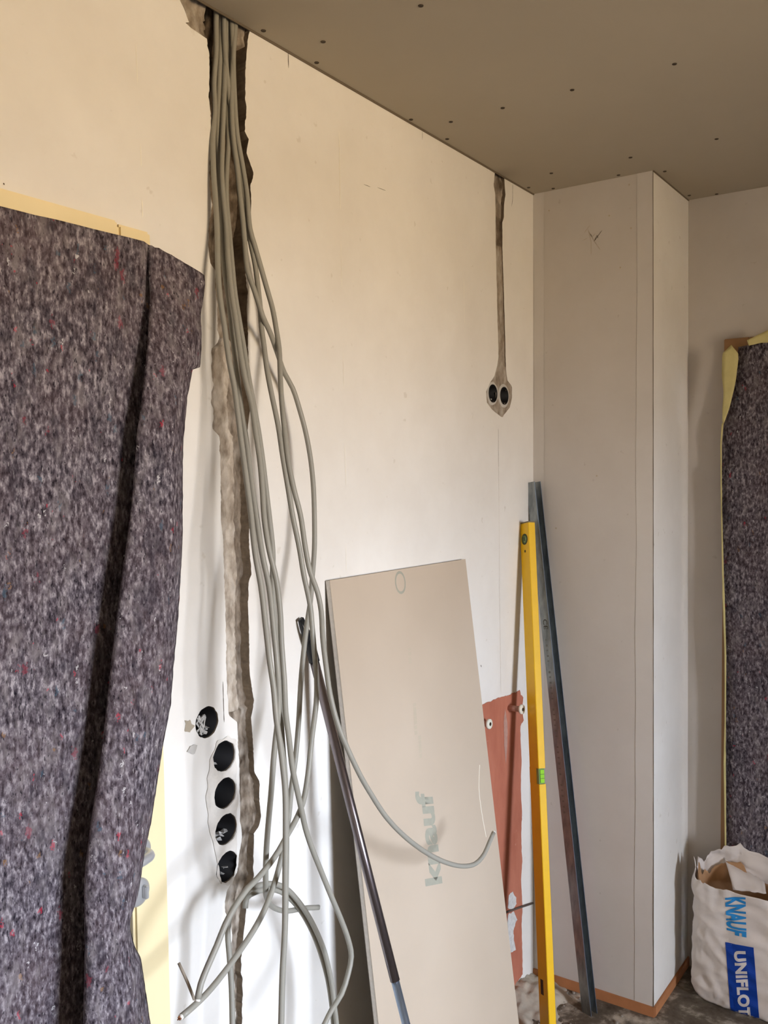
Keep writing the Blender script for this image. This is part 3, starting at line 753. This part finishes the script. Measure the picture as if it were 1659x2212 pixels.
# ---- plasterboard sheet leaning on the wall
BY0, BY1, BT = -1.044, -0.452, 1.357; SL = .128; TH = .0125
up = Vector((-SL, 0, 1)).normalized(); nb = Vector((1, 0, SL)).normalized(); yy = Vector((0, 1, 0))
LB = BT / up.z
base = Vector((.0015 + SL * BT, 0, 0.0))
def bpt(y, s, n): return base + yy * y + up * s + nb * n
board = empty('plasterboard_sheet', bpt((BY0 + BY1) / 2, 0, 0), 'tall tan plasterboard sheet leaning on the wall with faded print', 'plasterboard')
def slab(y0, y1, s0, s1, n0, n1, bev=0, rag=False):
    b = bmesh.new(); hexa(b, [bpt(y0, s0, n0), bpt(y1, s0, n0), bpt(y1, s0, n1), bpt(y0, s0, n1), bpt(y0, s1, n0), bpt(y1, s1, n0), bpt(y1, s1, n1), bpt(y0, s1, n1)], bev); return b
o1 = bm_obj('gypsum_core', slab(BY0 + .0005, BY1 - .0005, .004, LB, .0006, TH - .0006), M_GYPS); o1['label'] = 'pale cut edge of the board'
o2 = bm_obj('face_paper', slab(BY0, BY1, .004, LB + .0006, TH - .0006, TH), M_BOARD)
o3 = bm_obj('back_paper', slab(BY0, BY1, .004, LB, 0, .0006), simple('grey_back_paper', srgb(110, 102, 90), .9))
adopt(board, o1, o2, o3)
bn = tuple(nb); bp0 = tuple(bpt(0, 0, TH))
def on_board(px, py):
    v = onplane(bp0, bn, px, py); d = v - base; return d.y, d.dot(up)
def text_mesh(s, size, bold=0.0, shear=0.0, sx=1.0, spacing=1.0):
    cu = bpy.data.curves.new('t', 'FONT'); cu.body = s; cu.size = size; cu.offset = bold; cu.shear = shear; cu.space_character = spacing; cu.resolution_u = 4
    ob = bpy.data.objects.new('t', cu); COL.objects.link(ob)
    dg = bpy.context.evaluated_depsgraph_get(); me = bpy.data.meshes.new_from_object(ob.evaluated_get(dg))
    bpy.data.objects.remove(ob); bm = bmesh.new(); bm.from_mesh(me); bpy.data.meshes.remove(me)
    bmesh.ops.triangulate(bm, faces=bm.faces)
    xs = [v.co.x for v in bm.verts]; ys = [v.co.y for v in bm.verts]; x0, x1, y0, y1 = min(xs), max(xs), min(ys), max(ys)
    for v in bm.verts: v.co.x = (v.co.x - x0) / (x1 - x0); v.co.y = (v.co.y - y0) / (y1 - y0)
    return bm     # normalised to the unit square
# board print: reads upwards, letter tops to the left
ya, sa = on_board(950, 1912); yb, sb = on_board(905, 1706)
ytop = on_board(906, 1800)[0]; ybot = on_board(944, 1800)[0]
bm = text_mesh('knauf', .1, bold=.004, shear=.25)
for v in bm.verts: v.co = bpt(ybot + (ytop - ybot) * v.co.y, sa + (sb - sa) * v.co.x, TH + .0002)
o = bm_obj('printed_word', bm, M_TEAL, recalc=False); adopt(board, o)
ya, sa = on_board(864, 1284); yb, sb = on_board(864, 1230); y0_, y1_ = on_board(876, 1257)[0], on_board(853, 1257)[0]
bm = text_mesh('O', .1, bold=-.001)
for v in bm.verts: v.co = bpt(y0_ + (y1_ - y0_) * v.co.y, sa + (min(sb, LB - .003) - sa) * v.co.x, TH + .0002)
o = bm_obj('printed_mark', bm, M_TEAL, recalc=False); adopt(board, o)
bm = bmesh.new(); rnd = random.Random(3)
for (pa, pb, cx) in ((1400, 1440, 884), (1520, 1580, 895), (1590, 1640, 906)):
    q = pa
    while q < pb:
        y0_, s0_ = on_board(cx - 3 + (q - pa) * .05, q); y1_, s1_ = on_board(cx + 4 + (q - pa) * .05, q + rnd.uniform(3, 7))
        bm.faces.new([bm.verts.new(bpt(a, s, TH + .0002)) for a, s in ((y0_, s0_), (y1_, s0_), (y1_, s1_), (y0_, s1_))]); q += rnd.uniform(8, 12)
o = bm_obj('faint_print', bm, M_FAINT, recalc=False); adopt(board, o); o['kind'] = 'stuff'
P = [bpt(*on_board(*p), TH + .0003) for p in ((1036, 1652), (1034, 1700), (1041, 1760), (1050, 1808))]
b = tube_bm(catmull(P, .02), .0009, 5); o = bm_obj('scratch', b, M_CRACKL); adopt(board, o)

# ---- zinc profile (channel) and spirit level in the corner
def extrude_profile(pts2, P0, P1, a1, a2):
    "closed 2-D outline swept from P0 to P1, axes a1, a2"
    b = bmesh.new(); A = [b.verts.new(P0 + a1 * u + a2 * v) for u, v in pts2]; B = [b.verts.new(P1 + a1 * u + a2 * v) for u, v in pts2]
    n = len(pts2)
    for i in range(n): b.faces.new((A[i], A[(i + 1) % n], B[(i + 1) % n], B[i]))
    b.faces.new(A[::-1]); b.faces.new(B); return b
def axes(P0, P1, ang):
    ax = (P1 - P0).normalized(); n1 = Vector((math.cos(ang), math.sin(ang), 0)); n1 = (n1 - ax * n1.dot(ax)).normalized(); return ax, n1, ax.cross(n1)
R_ = math.radians
# channel: n1 = outward normal of left flange, n2 = opening direction
PT = on(0, .012, 1154, 1040) ; PF = on(2, 0.001, 1277, 2196)
PT = onplane((0, -.045, 0), (0, 1, 0), 1154, 1040)
axd, n1, n2 = axes(PT, PF, R_(-108)); n2 = n2 if n2.x > 0 else -n2
ch = empty('steel_channel', PF, 'long galvanised steel channel leaning in the corner behind the yellow level', 'steel profile')
t_ = .0008; W1, W2 = .034, .026
# local: u along n2 (negative = back into channel), v along -n1 (away from viewer's left)
o = bm_obj('flange', extrude_profile([(-W1, 0), (0, 0), (0, t_), (-W1, t_)], PF, PT, n2, -n1), M_ZINC); adopt(ch, o)
o = bm_obj('web', extrude_profile([(-W1, t_), (-W1 + t_, t_), (-W1 + t_, W2 - t_), (-W1, W2 - t_)], PF, PT, n2, -n1), M_ZINC); adopt(ch, o)
o = bm_obj('flange', extrude_profile([(-W1, W2 - t_), (.0, W2 - t_), (.0, W2), (-W1, W2)], PF, PT, n2, -n1), M_ZINC); adopt(ch, o)
o = bm_obj('lip', extrude_profile([(-.0010, -.0004), (.0010, -.0004), (.0010, t_ + .0004), (-.0010, t_ + .0004)], PF, PT, n2, -n1), M_CHROME2); adopt(ch, o)
o = bm_obj('lip', extrude_profile([(-.0012, W2 - t_), (.0014, W2 - t_), (.0014, W2 + .0006), (-.0012, W2 + .0006)], PF, PT, n2, -n1), M_CHROME2); adopt(ch, o); o['label'] = 'bright folded edge'
bm = text_mesh('CE', .02, bold=0)
L_ = (PT - PF).length; sz = L_ * .735
for v in bm.verts:
    v.co = PF - axd * (sz - .030 * v.co.x) + n2 * (-.024 + .016 * v.co.y) + n1 * .0003
o = bm_obj('printed_mark', bm, M_LABEL, recalc=False); adopt(ch, o)
bm = bmesh.new(); rnd = random.Random(8)
for k in range(34):
    s = sz - .06 - k * .016; a = rnd.uniform(.003, .006)
    if k % 7 == 5: continue
    p = [(-.024, s), (-.016, s + .001), (-.016, s - a), (-.024, s - a)]
    bm.faces.new([bm.verts.new(PF - axd * q + n2 * u + n1 * .0003) for u, q in p])
o = bm_obj('faint_print', bm, simple('profile_print', srgb(120, 122, 118), .5, metallic=.3), recalc=False); adopt(ch, o); o['kind'] = 'stuff'

LT = on(0, .022, 1139, 1128); LF = Vector((.160, -.262, 0.002))
LFd = on(2, 0.002, 1186, 2262); LF = LFd
axd, m1, m2 = axes(LT, LF, R_(-123)); m2 = m2 if m2.x > 0 else -m2    # m1: wide-face normal, m2: narrow bright face normal
LW, LN = .050, .023
lv = empty('spirit_level', LF, 'long yellow spirit level leaning in the corner, green vial in its edge', 'spirit level')
def level_body(s0, s1):
    LL = (LT - LF).length; P0 = LF - axd * s0; P1 = LF - axd * s1
    e = .0015
    pts = [(-LW / 2 + e, LN / 2), (LW / 2 - e, LN / 2), (LW / 2, LN / 2 - e), (LW / 2, -LN / 2 + e), (LW / 2 - e, -LN / 2), (-LW / 2 + e, -LN / 2), (-LW / 2, -LN / 2 + e), (-LW / 2, LN / 2 - e)]
    return extrude_profile(pts, P0, P1, m2, m1)
LL = (LT - LF).length
vz = onplane(tuple(LF + m2 * LW / 2), tuple(m2), 1172, 1677); sv = (LF - vz).dot(axd)
o = bm_obj('body', level_body(.004, sv - .022), M_YEL); adopt(lv, o)
o = bm_obj('body', level_body(sv + .022, LL - .004), M_YEL); adopt(lv, o)
# body around the centre vial: thinner web
def lbox(u0, u1, v0, v1, s0, s1, mat, name, bev=.0006):
    b = bmesh.new(); P = []
    for s in (s0, s1):
        for u, v in ((u0, v0), (u1, v0), (u1, v1), (u0, v1)): P.append(LF - axd * s + m2 * u + m1 * v)
    hexa(b, P, bev); o = bm_obj(name, b, mat); adopt(lv, o); return o
lbox(-LW / 2, LW / 2 - .014, -LN / 2, LN / 2, sv - .022, sv + .022, M_YEL, 'body', 0)
lbox(LW / 2 - .014, LW / 2 - .002, -LN / 2 + .003, LN / 2 - .001, sv - .0215, sv + .0215, M_VIALD, 'vial_block')
lbox(LW / 2 - .003, LW / 2 + .0005, -LN / 2 + .005, LN / 2 - .005, sv - .018, sv + .018, M_VIAL, 'vial').data.materials[0] = M_VIAL
for q in (-.006, .006): lbox(LW / 2 + .0004, LW / 2 + .0009, -LN / 2 + .005, LN / 2 - .005, sv + q - .0005, sv + q + .0005, M_LABEL, 'vial_line', 0)
for s0, s1 in ((0, .0045), (LL - .0045, LL)): lbox(-LW / 2 - .0005, LW / 2 + .0005, -LN / 2 - .0005, LN / 2 + .0005, s0, s1, simple('end_cap', srgb(120, 108, 85), .5), 'end_cap')
cv = LF - axd * (LL - .052) + m1 * (LN / 2)
o = bm_obj('end_vial_ring', tube_bm([cv - m1 * .001, cv + m1 * .0009], .0165, 28), M_VRING, None, True); adopt(lv, o)
o = bm_obj('end_vial', tube_bm([cv, cv + m1 * .0013], .0115, 24), M_VIALD, None, True); adopt(lv, o)
b = bmesh.new(); pv = [cv + m1 * .0016 + axd * .010 * math.cos(a) * (1 if k % 2 else .45) + m2 * .010 * math.sin(a) * (1 if k % 2 else .45) for k, a in enumerate([math.pi * j / 4 for j in range(8)])]
b.faces.new([b.verts.new(p) for p in pv]); o = bm_obj('vial_mark', b, M_VRING, None); adopt(lv, o)
ch_ = LF - axd * (LL - .088) + m1 * (LN / 2)
o = bm_obj('hang_hole', tube_bm([ch_ - m1 * .001, ch_ + m1 * .0005], .004, 14), M_LABEL); adopt(lv, o)
lg = onplane(tuple(LF + m1 * LN / 2), tuple(m1), 1177, 2136); sl = (LF - lg).dot(axd)
lbox(-.012, .002, LN / 2 - .0001, LN / 2 + .0004, sl - .020, sl + .020, M_LABEL, 'dark_label', 0)

# ---- telescopic pole
T_ = on(0, .012, 668, 1385); Ff = on(2, 0.012, 1026, 2800)
d_ = (Ff - T_).normalized()
pole = empty('broom_pole', Ff, 'telescopic chrome pole with black hanging cap leaning between cables and plasterboard', 'pole')
Pj = None
for k in range(400):     # joint seen at row 2118
    q = T_ + d_ * (k * .005); c3 = RM @ (np.array(q) - CAM)
    if 1106 - FPX * c3[1] / c3[2] > 2118: Pj = q; break
o = bm_obj('outer_tube', tube_bm([T_ + d_ * .030, Pj, Pj + d_ * .0005], [.0098, .0098, .0088], 28), M_CHROME, None, True); adopt(pole, o)
o = bm_obj('inner_tube', tube_bm([Pj, Ff - d_ * .02], .0083, 28), M_CHROME2, None, True); adopt(pole, o); o['label'] = 'thinner blue-grey lower tube'
o = bm_obj('foot_cap', tube_bm([Ff - d_ * .03, Ff], .0115, 20), M_BLACKP, None, True); adopt(pole, o)
o = bm_obj('end_cap', tube_bm([T_ - d_ * .0, T_ + d_ * .006, T_ + d_ * .045], [.0085, .0112, .0115], 20), M_BLACKP, None, True); adopt(pole, o)
# flat hanging loop with slot
q0 = on(0, .010, 650, 1338); q1 = T_ + d_ * .012
lo_d = (q1 - q0); lw = Vector((0, 1, 0)); lw = (lw - lo_d.normalized() * lw.dot(lo_d.normalized())).normalized()
b = bmesh.new(); outer = []
for t, wv in ((0, .0065), (.12, .0085), (.5, .0095), (1.0, .011)): outer.append((t, wv))
def loop_ring(t, wv, th): c0 = q0 + lo_d * t; return [b.verts.new(c0 + lw * (s * wv) + Vector((1, 0, 0)) * e) for s, e in ((-1, -th), (1, -th), (1, th), (-1, th))]
def bar(s0, s1, tt):
    rings = []
    for t in tt:
        c0 = q0 + lo_d * t; wv = .0065 + .004 * min(1, t * 3)
        rings.append([b.verts.new(c0 + lw * wv * a + Vector((1, 0, 0)) * e) for a, e in ((s0, -.003), (s1, -.003), (s1, .003), (s0, .003))])
    for A, B in zip(rings, rings[1:]):
        for k in range(4): b.faces.new((A[k], A[(k + 1) % 4], B[(k + 1) % 4], B[k]))
    b.faces.new(rings[0][::-1]); b.faces.new(rings[-1])
bar(-1, -.35, [0, .1, .25, .5]); bar(.35, 1, [0, .1, .25, .5]); bar(-1, 1, [-.03, .06]); bar(-1, 1, [.5, .75, 1.02])
o = bm_obj('hanging_loop', b, M_BLACKP); adopt(pole, o)

# ---- thin dark streak, a slim tube, low across the left wall by the corner
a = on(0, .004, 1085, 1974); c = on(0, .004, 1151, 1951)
streak = bm_obj('thin_streak', tube_bm([a, a.lerp(c, .5) + Vector((0, 0, .001)), c], .0032, 8), M_STREAK, None, True)
tag(streak, 'thin dark streak low across the wall between board and corner', 'streak')

# ---- cables
RC = .0050
LOFF = [(0, -.016), (150, -.012), (300, .002), (500, .022), (700, .055), (950, .10), (1200, .15), (1450, .19), (1700, .205), (2300, .205)]
ROFF = [(0, -.014), (200, -.006), (420, .012), (600, .03), (800, .055), (1050, .09), (1400, .13), (1800, .17), (2300, .18)]
def cable(label, P, tab, dlt, group='grey cables hanging from the ceiling chase', r=RC, tip=None, own=None):
    pts = []
    for i, (px, py) in enumerate(P):
        x = (own(i, px, py) if own else interp(py, tab)) + (interp(py, dlt) if hasattr(dlt, '__len__') else dlt)
        pts.append(on(0, x, px, py))
    C_ = catmull(pts, .012)
    o = bm_obj('cable', tube_bm(C_, r, 12), M_CABLE, None, True); tag(o, label, 'cable', group)
    if tip:
        d = (Vector(C_[-1]) - Vector(C_[-3])).normalized(); e = Vector(C_[-1])
        t1_ = bm_obj('cable_core', tube_bm([e - d * .001, e + d * .003], r * .88, 12), M_CORE, o, True); t1_['label'] = 'white cut end'
        u = d.orthogonal().normalized()
        for k in range(3):
            w_ = Matrix.Rotation(2.1 * k, 3, d) @ u * r * .42
            bm_obj('wire', tube_bm([e + w_, e + w_ + d * (.0034 if tip == 1 else .007)], r * .22, 6), M_COPPER, o)
    return o
# right-hand three
cable('grey cable bowing farthest right, then sweeping down-left to the lowest bare end',
      [(497, -6), (500, 40), (503, 110), (500, 200), (503, 290), (512, 360), (518, 418), (524, 472), (529, 527), (534, 581), (549, 626), (560, 659), (567, 682), (585, 722), (600, 765), (614, 805), (632, 838), (647, 884),
       (661, 937), (671, 993), (677, 1053), (679, 1113), (679, 1186), (674, 1254), (671, 1295), (663, 1349), (655, 1417), (650, 1471), (645, 1560), (638, 1640), (629, 1708), (624, 1762), (616, 1816),
       (604, 1869), (589, 1920), (571, 1966), (547, 2011), (523, 2047), (496, 2085), (469, 2120), (445, 2148), (420, 2172), (392, 2196)], ROFF, [(0, 0), (680, .012), (800, -.02), (1300, -.03), (1700, -.035), (1850, -.02), (2212, .02)], tip=2)
cable('grey cable curving down-left to a cut end that touches the lowest cable end',
      [(485, -6), (484, 40), (486, 110), (494, 200), (505, 290), (516, 350), (527, 418), (534, 481), (542, 527), (551, 572), (558, 626), (562, 662), (565, 707), (571, 753), (577, 800), (586, 848), (601, 920), (610, 981),
       (620, 1041), (632, 1113), (647, 1186), (656, 1241), (670, 1308), (675, 1363), (680, 1417), (684, 1470), (683, 1518), (673, 1599), (665, 1675), (654, 1735), (637, 1775), (621, 1803),
       (602, 1838), (581, 1868), (556, 1898), (534, 1920), (508, 1957), (487, 1996), (469, 2041), (448, 2089), (434, 2125), (427, 2158)], ROFF, [(0, .002), (600, -.004), (1200, .012), (1700, .012), (2212, .035)], tip=1)
cable('grey cable swinging right across the plasterboard to an upturned white cut end',
      [(510, 10), (508, 60), (504, 120), (506, 200), (512, 290), (524, 360), (533, 418), (540, 495), (549, 527), (562, 572), (576, 622), (589, 668), (596, 707), (603, 753), (605, 800), (608, 860), (615, 933), (622, 993),
       (634, 1053), (649, 1113), (660, 1186), (670, 1235), (686, 1280), (694, 1322), (697, 1376), (705, 1444), (713, 1500), (730, 1566), (751, 1618), (778, 1675), (800, 1713), (832, 1762), (870, 1803),
       (915, 1838), (958, 1861), (1000, 1871), (1028, 1865), (1046, 1845), (1057, 1820), (1066, 1799)], ROFF, [(0, .004), (700, .004), (1300, .025), (1600, .06), (1870, .085)], tip=1)
# left-hand four
cable('grey cable that hangs straight down out of the picture',
      [(470, -10), (467, 36), (467, 108), (462, 181), (464, 235), (460, 307), (462, 380), (465, 420), (469, 490), (471, 580), (475, 640), (484, 700), (495, 780), (505, 830), (512, 880), (520, 945), (533, 1041), (542, 1110), (551, 1195), (564, 1268), (575, 1363),
       (583, 1431), (591, 1485), (597, 1553), (605, 1607), (611, 1655), (616, 1708), (617, 1803), (616, 1890), (615, 2011), (610, 2101), (607, 2212), (600, 2420)], LOFF, [(0, .004), (900, .0), (1500, .014), (2212, .03)])
cable('grey cable leftmost of the hanging ends, curling to a blunt stub under the arch',
      [(478, -5), (478, 36), (476, 108), (473, 181), (470, 250), (470, 307), (474, 380), (478, 440), (480, 520), (485, 585), (493, 640), (501, 710), (508, 770), (514, 830), (522, 890), (531, 945), (543, 1041), (553, 1110), (566, 1195), (581, 1268), (590, 1349),
       (598, 1431), (602, 1498), (600, 1555), (595, 1600), (591, 1640), (586, 1708), (580, 1775), (575, 1843), (574, 1911), (577, 1942), (592, 1961), (620, 1968), (655, 1962), (688, 1960)], LOFF, [(0, -.003), (900, -.012), (1400, .002), (1700, -.02), (1900, -.04), (1965, -.12)], tip=1)
cable('grey cable bowing right over the board shadow, hooking back left at the bottom',
      [(488, 0), (488, 36), (487, 108), (485, 181), (483, 235), (480, 307), (479, 380), (483, 430), (489, 490), (493, 560), (500, 630), (509, 690), (519, 760), (530, 820), (543, 870), (552, 930), (562, 1000), (567, 1060), (571, 1120), (581, 1186), (597, 1254), (605, 1322), (608, 1390), (614, 1471),
       (617, 1539), (624, 1593), (632, 1660), (642, 1708), (651, 1748), (660, 1790), (673, 1830), (692, 1878), (713, 1930), (737, 1987), (752, 2029), (759, 2066), (752, 2104), (738, 2147), (716, 2182), (695, 2225)], LOFF, [(0, 0), (900, .012), (1500, .0), (1800, -.015), (2212, .0)])
cable('grey cable of the left bundle lost from view behind the straight hanging one',
      [(492, 5), (496, 50), (492, 108), (496, 181), (491, 235), (493, 307), (489, 380), (489, 430), (495, 500), (501, 570), (508, 640), (518, 700), (528, 760), (536, 810), (547, 870), (558, 930), (568, 1000), (575, 1060), (582, 1120), (589, 1190), (589, 1250), (591, 1310), (596, 1380), (602, 1460),
       (606, 1540), (611, 1620), (617, 1700), (619, 1800), (618, 1900), (616, 2000), (611, 2100), (608, 2212), (601, 2420)], LOFF, [(0, -.006), (900, -.004), (1200, -.02), (2212, -.02)])
# low arches rising from the floor
ARC = [(502, 2400), (502, 2212), (500, 2130), (496, 2070), (492, 2010), (497, 1975), (512, 1950), (540, 1922), (565, 1911), (590, 1909), (616, 1918), (637, 1938), (662, 1972), (683, 2011), (701, 2056), (715, 2116), (723, 2177), (727, 2212), (735, 2420)]
cable('grey cable arching up from the floor and over, outer strand of the low arch', ARC, [(0, .12), (1900, .10), (2420, .16)], .0, 'grey cables arching low by the chase')
ARC2 = [(530, 1962), (533, 1940), (550, 1928), (580, 1921), (606, 1926), (628, 1942), (650, 1968), (674, 2011), (692, 2058), (708, 2116), (717, 2177), (720, 2212), (726, 2420)]
cable('grey cable inside the low arch, inner strand starting beside the chase', ARC2, [(0, .11), (1900, .085), (2420, .15)], .0, 'grey cables arching low by the chase')
# bare strand at the low junction
P = [on(0, .16, 386, 2080), on(0, .18, 405, 2122), on(0, .195, 420, 2160)]
o = bm_obj('wire_offcut', tube_bm(catmull(P, .01), .0024, 8), M_PIPEP, None, True); tag(o, 'thin brown wire crossing the touching cable ends near the door', 'wire')
o.data.materials[0] = simple('brown_wire', srgb(150, 138, 122), .6)

# ---- paper sack
BC = Vector((.612, .206, 0)); A_, B_ = .172, .055
def sgn(a, p): return math.copysign(abs(a) ** p, a)
def rimz(a):
    tab = [(0, .385), (40, .40), (75, .425), (100, .455), (118, .445), (140, .405), (165, .385), (180, .405), (192, .400), (205, .372), (225, .362), (250, .358), (290, .360), (315, .372), (335, .40), (360, .385)]
    return interp(math.degrees(a) % 360, tab)
def bagpt(a, t, inner=1.0, top=None):
    zt_ = top if top is not None else rimz(a); z = .004 + (zt_ - .004) * t
    zz = z / .4; bulge = 1 - .16 * (1 - min(1, z / .04)) ** 2 - .03 * zz; 
    taper = 1 if z < .30 else 1 - (z - .30) * 0.1
    flat = 1 - .25 * max(0, (z - .28) / .12)
    x = BC.x + A_ * inner * sgn(math.cos(a), .62) * bulge * taper; y = BC.y + B_ * inner * sgn(math.sin(a), .62) * bulge * flat
    n = Vector((math.cos(a), math.sin(a) * 1.6, 0)).normalized()
    k = .0075 * (abs(nz(x * 9, y * 9 + 3, z * 7)) - .2) + .005 * (1 - 2 * abs(nz(x * 16 + z * 6, y * 10, z * 18 + 4))) + .0035 * (1 - 2 * abs(nz(x * 34 + 2, y * 24, z * 26)))
    e = max(0, (z - .30) / .1)
    k += .016 * e * (1 - 2 * abs(nz(x * 20, y * 20, z * 14 + 8)))
    return Vector((x, y, z)) + n * k * (.5 if inner < 1 else 1) + Vector((0, 0, (.016 * nz(a * 5, 2, 1) + .008 * nz(a * 13, 2, 1)) * e * t ** 3))
NA, NT = 120, 70
def shell(inner, t0, t1, nt, name, mat, rz=None, arng=(0, 2 * math.pi)):
    V, F = [], []; full = abs(arng[1] - arng[0] - 2 * math.pi) < .01
    na = NA if full else int(NA * (arng[1] - arng[0]) / (2 * math.pi)) + 1
    for r in range(nt + 1):
        for k in range(na): 
            a = arng[0] + (arng[1] - arng[0]) * (k / na if full else k / (na - 1))
            V.append(bagpt(a, t0 + (t1 - t0) * r / nt, inner, rz(a) if rz else None))
    for r in range(nt):
        for k in range(na if full else na - 1):
            a = r * na + k; c_ = r * na + (k + 1) % na; F.append((a, c_, c_ + na, a + na))
    return V, F, na
bag = empty('paper_sack', (BC.x, BC.y, 0), 'open white paper sack of filler with blue lettering standing in the recess', 'sack')
V, F, na = shell(1, 0, 1, NT, 'outer', M_BAGW)
V2 = len(V); V.append(Vector((BC.x, BC.y, .002))); F += [(V2, (k + 1) % na, k) for k in range(na)]
outer = mesh_obj('outer_paper', V, F, M_BAGW, None, True)
md = outer.modifiers.new('t', 'SOLIDIFY'); md.thickness = .0008; md.offset = -1
bvh = BVHTree.FromPolygons([tuple(v) for v in V], F)
adopt(bag, outer)
V, F, na = shell(.93, .55, 1, 24, 'inner', M_BAGB, lambda a: rimz(a) - .012 - .035 * max(0, math.sin(a)) - (.03 if math.degrees(a) % 360 < 95 else 0))
o = mesh_obj('kraft_liner', V, F, M_BAGB, None, True); adopt(bag, o); o['label'] = 'brown inner paper layer'
md = o.modifiers.new('t', 'SOLIDIFY'); md.thickness = .0008; md.offset = -1
V = [bagpt(2 * math.pi * k / 60, .78, .90, .36) for k in range(60)]; V.append(Vector((BC.x, BC.y, .27)))
o = mesh_obj('filler_powder', V, [(60, k, (k + 1) % 60) for k in range(60)], M_FLAKE, None, True); o['kind'] = 'stuff'; adopt(bag, o)
# collapsed flap of white paper folded over on the right side of the mouth
V, F = [], []
for i in range(13):
    for j in range(9):
        u, v_ = i / 12, j / 8
        a = on(1, .268, 1563 + 85 * u, 1850 + 52 * u); c = on(1, .185, 1583 + 72 * u, 1922 + 8 * u)
        q = a.lerp(c, v_); q.z += .010 * math.sin(v_ * math.pi) + .006 * nz(u * 5, v_ * 3, 1); q.y += .008 * nz(u * 4, v_ * 6, 3); V.append(q)
for i in range(12):
    for j in range(8): a = i * 9 + j; F.append((a, a + 1, a + 10, a + 9))
o = mesh_obj('folded_flap', V, F, M_BAGW, None, True); md = o.modifiers.new('t', 'SOLIDIFY'); md.thickness = .001; adopt(bag, o)
def bag_print(name, bm, quad_px, mat, off):
    "map the unit square onto a quadrilateral seen on the sack front, then press it on the paper"
    q = [onplane((0, .16, 0), (0, 1, 0), *p) for p in quad_px]      # (0,0) (1,0) (1,1) (0,1)
    for k in range(1, 40):
        g = bm.verts[:] + bm.edges[:] + bm.faces[:]
        bmesh.ops.bisect_plane(bm, geom=g, plane_co=(k / 40, 0, 0), plane_no=(1, 0, 0))
    for k in range(1, 8):
        g = bm.verts[:] + bm.edges[:] + bm.faces[:]
        bmesh.ops.bisect_plane(bm, geom=g, plane_co=(0, k / 8, 0), plane_no=(0, 1, 0))
    for v in bm.verts:
        x, y = v.co.x, v.co.y; p = q[0] * (1 - x) * (1 - y) + q[1] * x * (1 - y) + q[2] * x * y + q[3] * (1 - x) * y
        d = Vector(p) - Vector(CAM); d = Vector((d.x, d.y, 0)).normalized()
        hit = bvh.ray_cast(p - d * .3, d)[0]
        v.co = (hit if hit else p) - Vector((0, 1, 0)) * off
    o = bm_obj(name, bm, mat, recalc=False); adopt(bag, o); return o
bm = bmesh.new(); bm.faces.new([bm.verts.new(p) for p in ((0, 0, 0), (1, 0, 0), (1, 1, 0), (0, 1, 0))])
bag_print('blue_panel', bm, [(1567, 2031), (1580, 2202), (1641, 2203), (1628, 2040)], M_BLUE, .0012)
# text runs downwards, letter tops to the right
bag_print('printed_word', text_mesh('UNIFLOTT', .1, bold=.0050, spacing=1.08), [(1585, 2049), (1598, 2212), (1624, 2212), (1611, 2048)], M_WPRINT, .0018)
bag_print('printed_word', text_mesh('KNAUF', .1, bold=.0042, shear=.12), [(1566, 1936), (1570, 2014), (1613, 2019), (1611, 1932)], M_LBLUE, .0014)

# ---- rubble and dust in the corner
b = bmesh.new(); rnd = random.Random(11)
for k in range(200):
    cx, cy = abs(rnd.gauss(0, .10)) + .008, -abs(rnd.gauss(0, .16)) - .015
    if k % 3 == 0: cx, cy = rnd.uniform(.03, .8), rnd.uniform(-.35, -.02)
    s = rnd.choice((.0015, .002, .003, .004, .006))
    res = bmesh.ops.create_icosphere(b, subdivisions=1, radius=s)
    for v in res['verts']: v.co = Vector((v.co.x * rnd.uniform(.7, 1.3) + cx, v.co.y * rnd.uniform(.7, 1.3) + cy, max(0, v.co.z * .6 + s * .35)))
o = bm_obj('plaster_rubble', b, M_FLAKE); o.data.materials[0] = simple('crumb_grey', srgb(150, 142, 130), .95); tag(o, 'crumbs of broken plaster scattered over the dusty corner floor', 'rubble', kind='stuff')
V, F = [], []; n = 40
for i in range(n + 1):
    for j in range(n + 1):
        x, y = .001 + .20 * i / n, -.30 * j / n - .007
        rr = math.hypot(x / .15, (y + .12) / .17) + .30 * nz(x * 14, y * 14, 5) + .12 * nz(x * 50, y * 50, 6)
        h = max(0, 1 - rr) ** .8 * (.045 + .016 * nz(x * 25, y * 25, 1) + .006 * nz(x * 90, y * 90, 2)) - .0012
        V.append((x, y, h))
for i in range(n):
    for j in range(n): a = i * (n + 1) + j; F.append((a, a + n + 1, a + n + 2, a + 1))
M_DUST = simple('plaster_dust', srgb(178, 168, 152), .95, var=.16, vscale=22, bump=.6, dist=.004)
o = mesh_obj('dust_heap', V, F, M_DUST, None, True); tag(o, 'low heap of grey plaster dust piled in the corner at the wall foot', 'dust', kind='stuff')
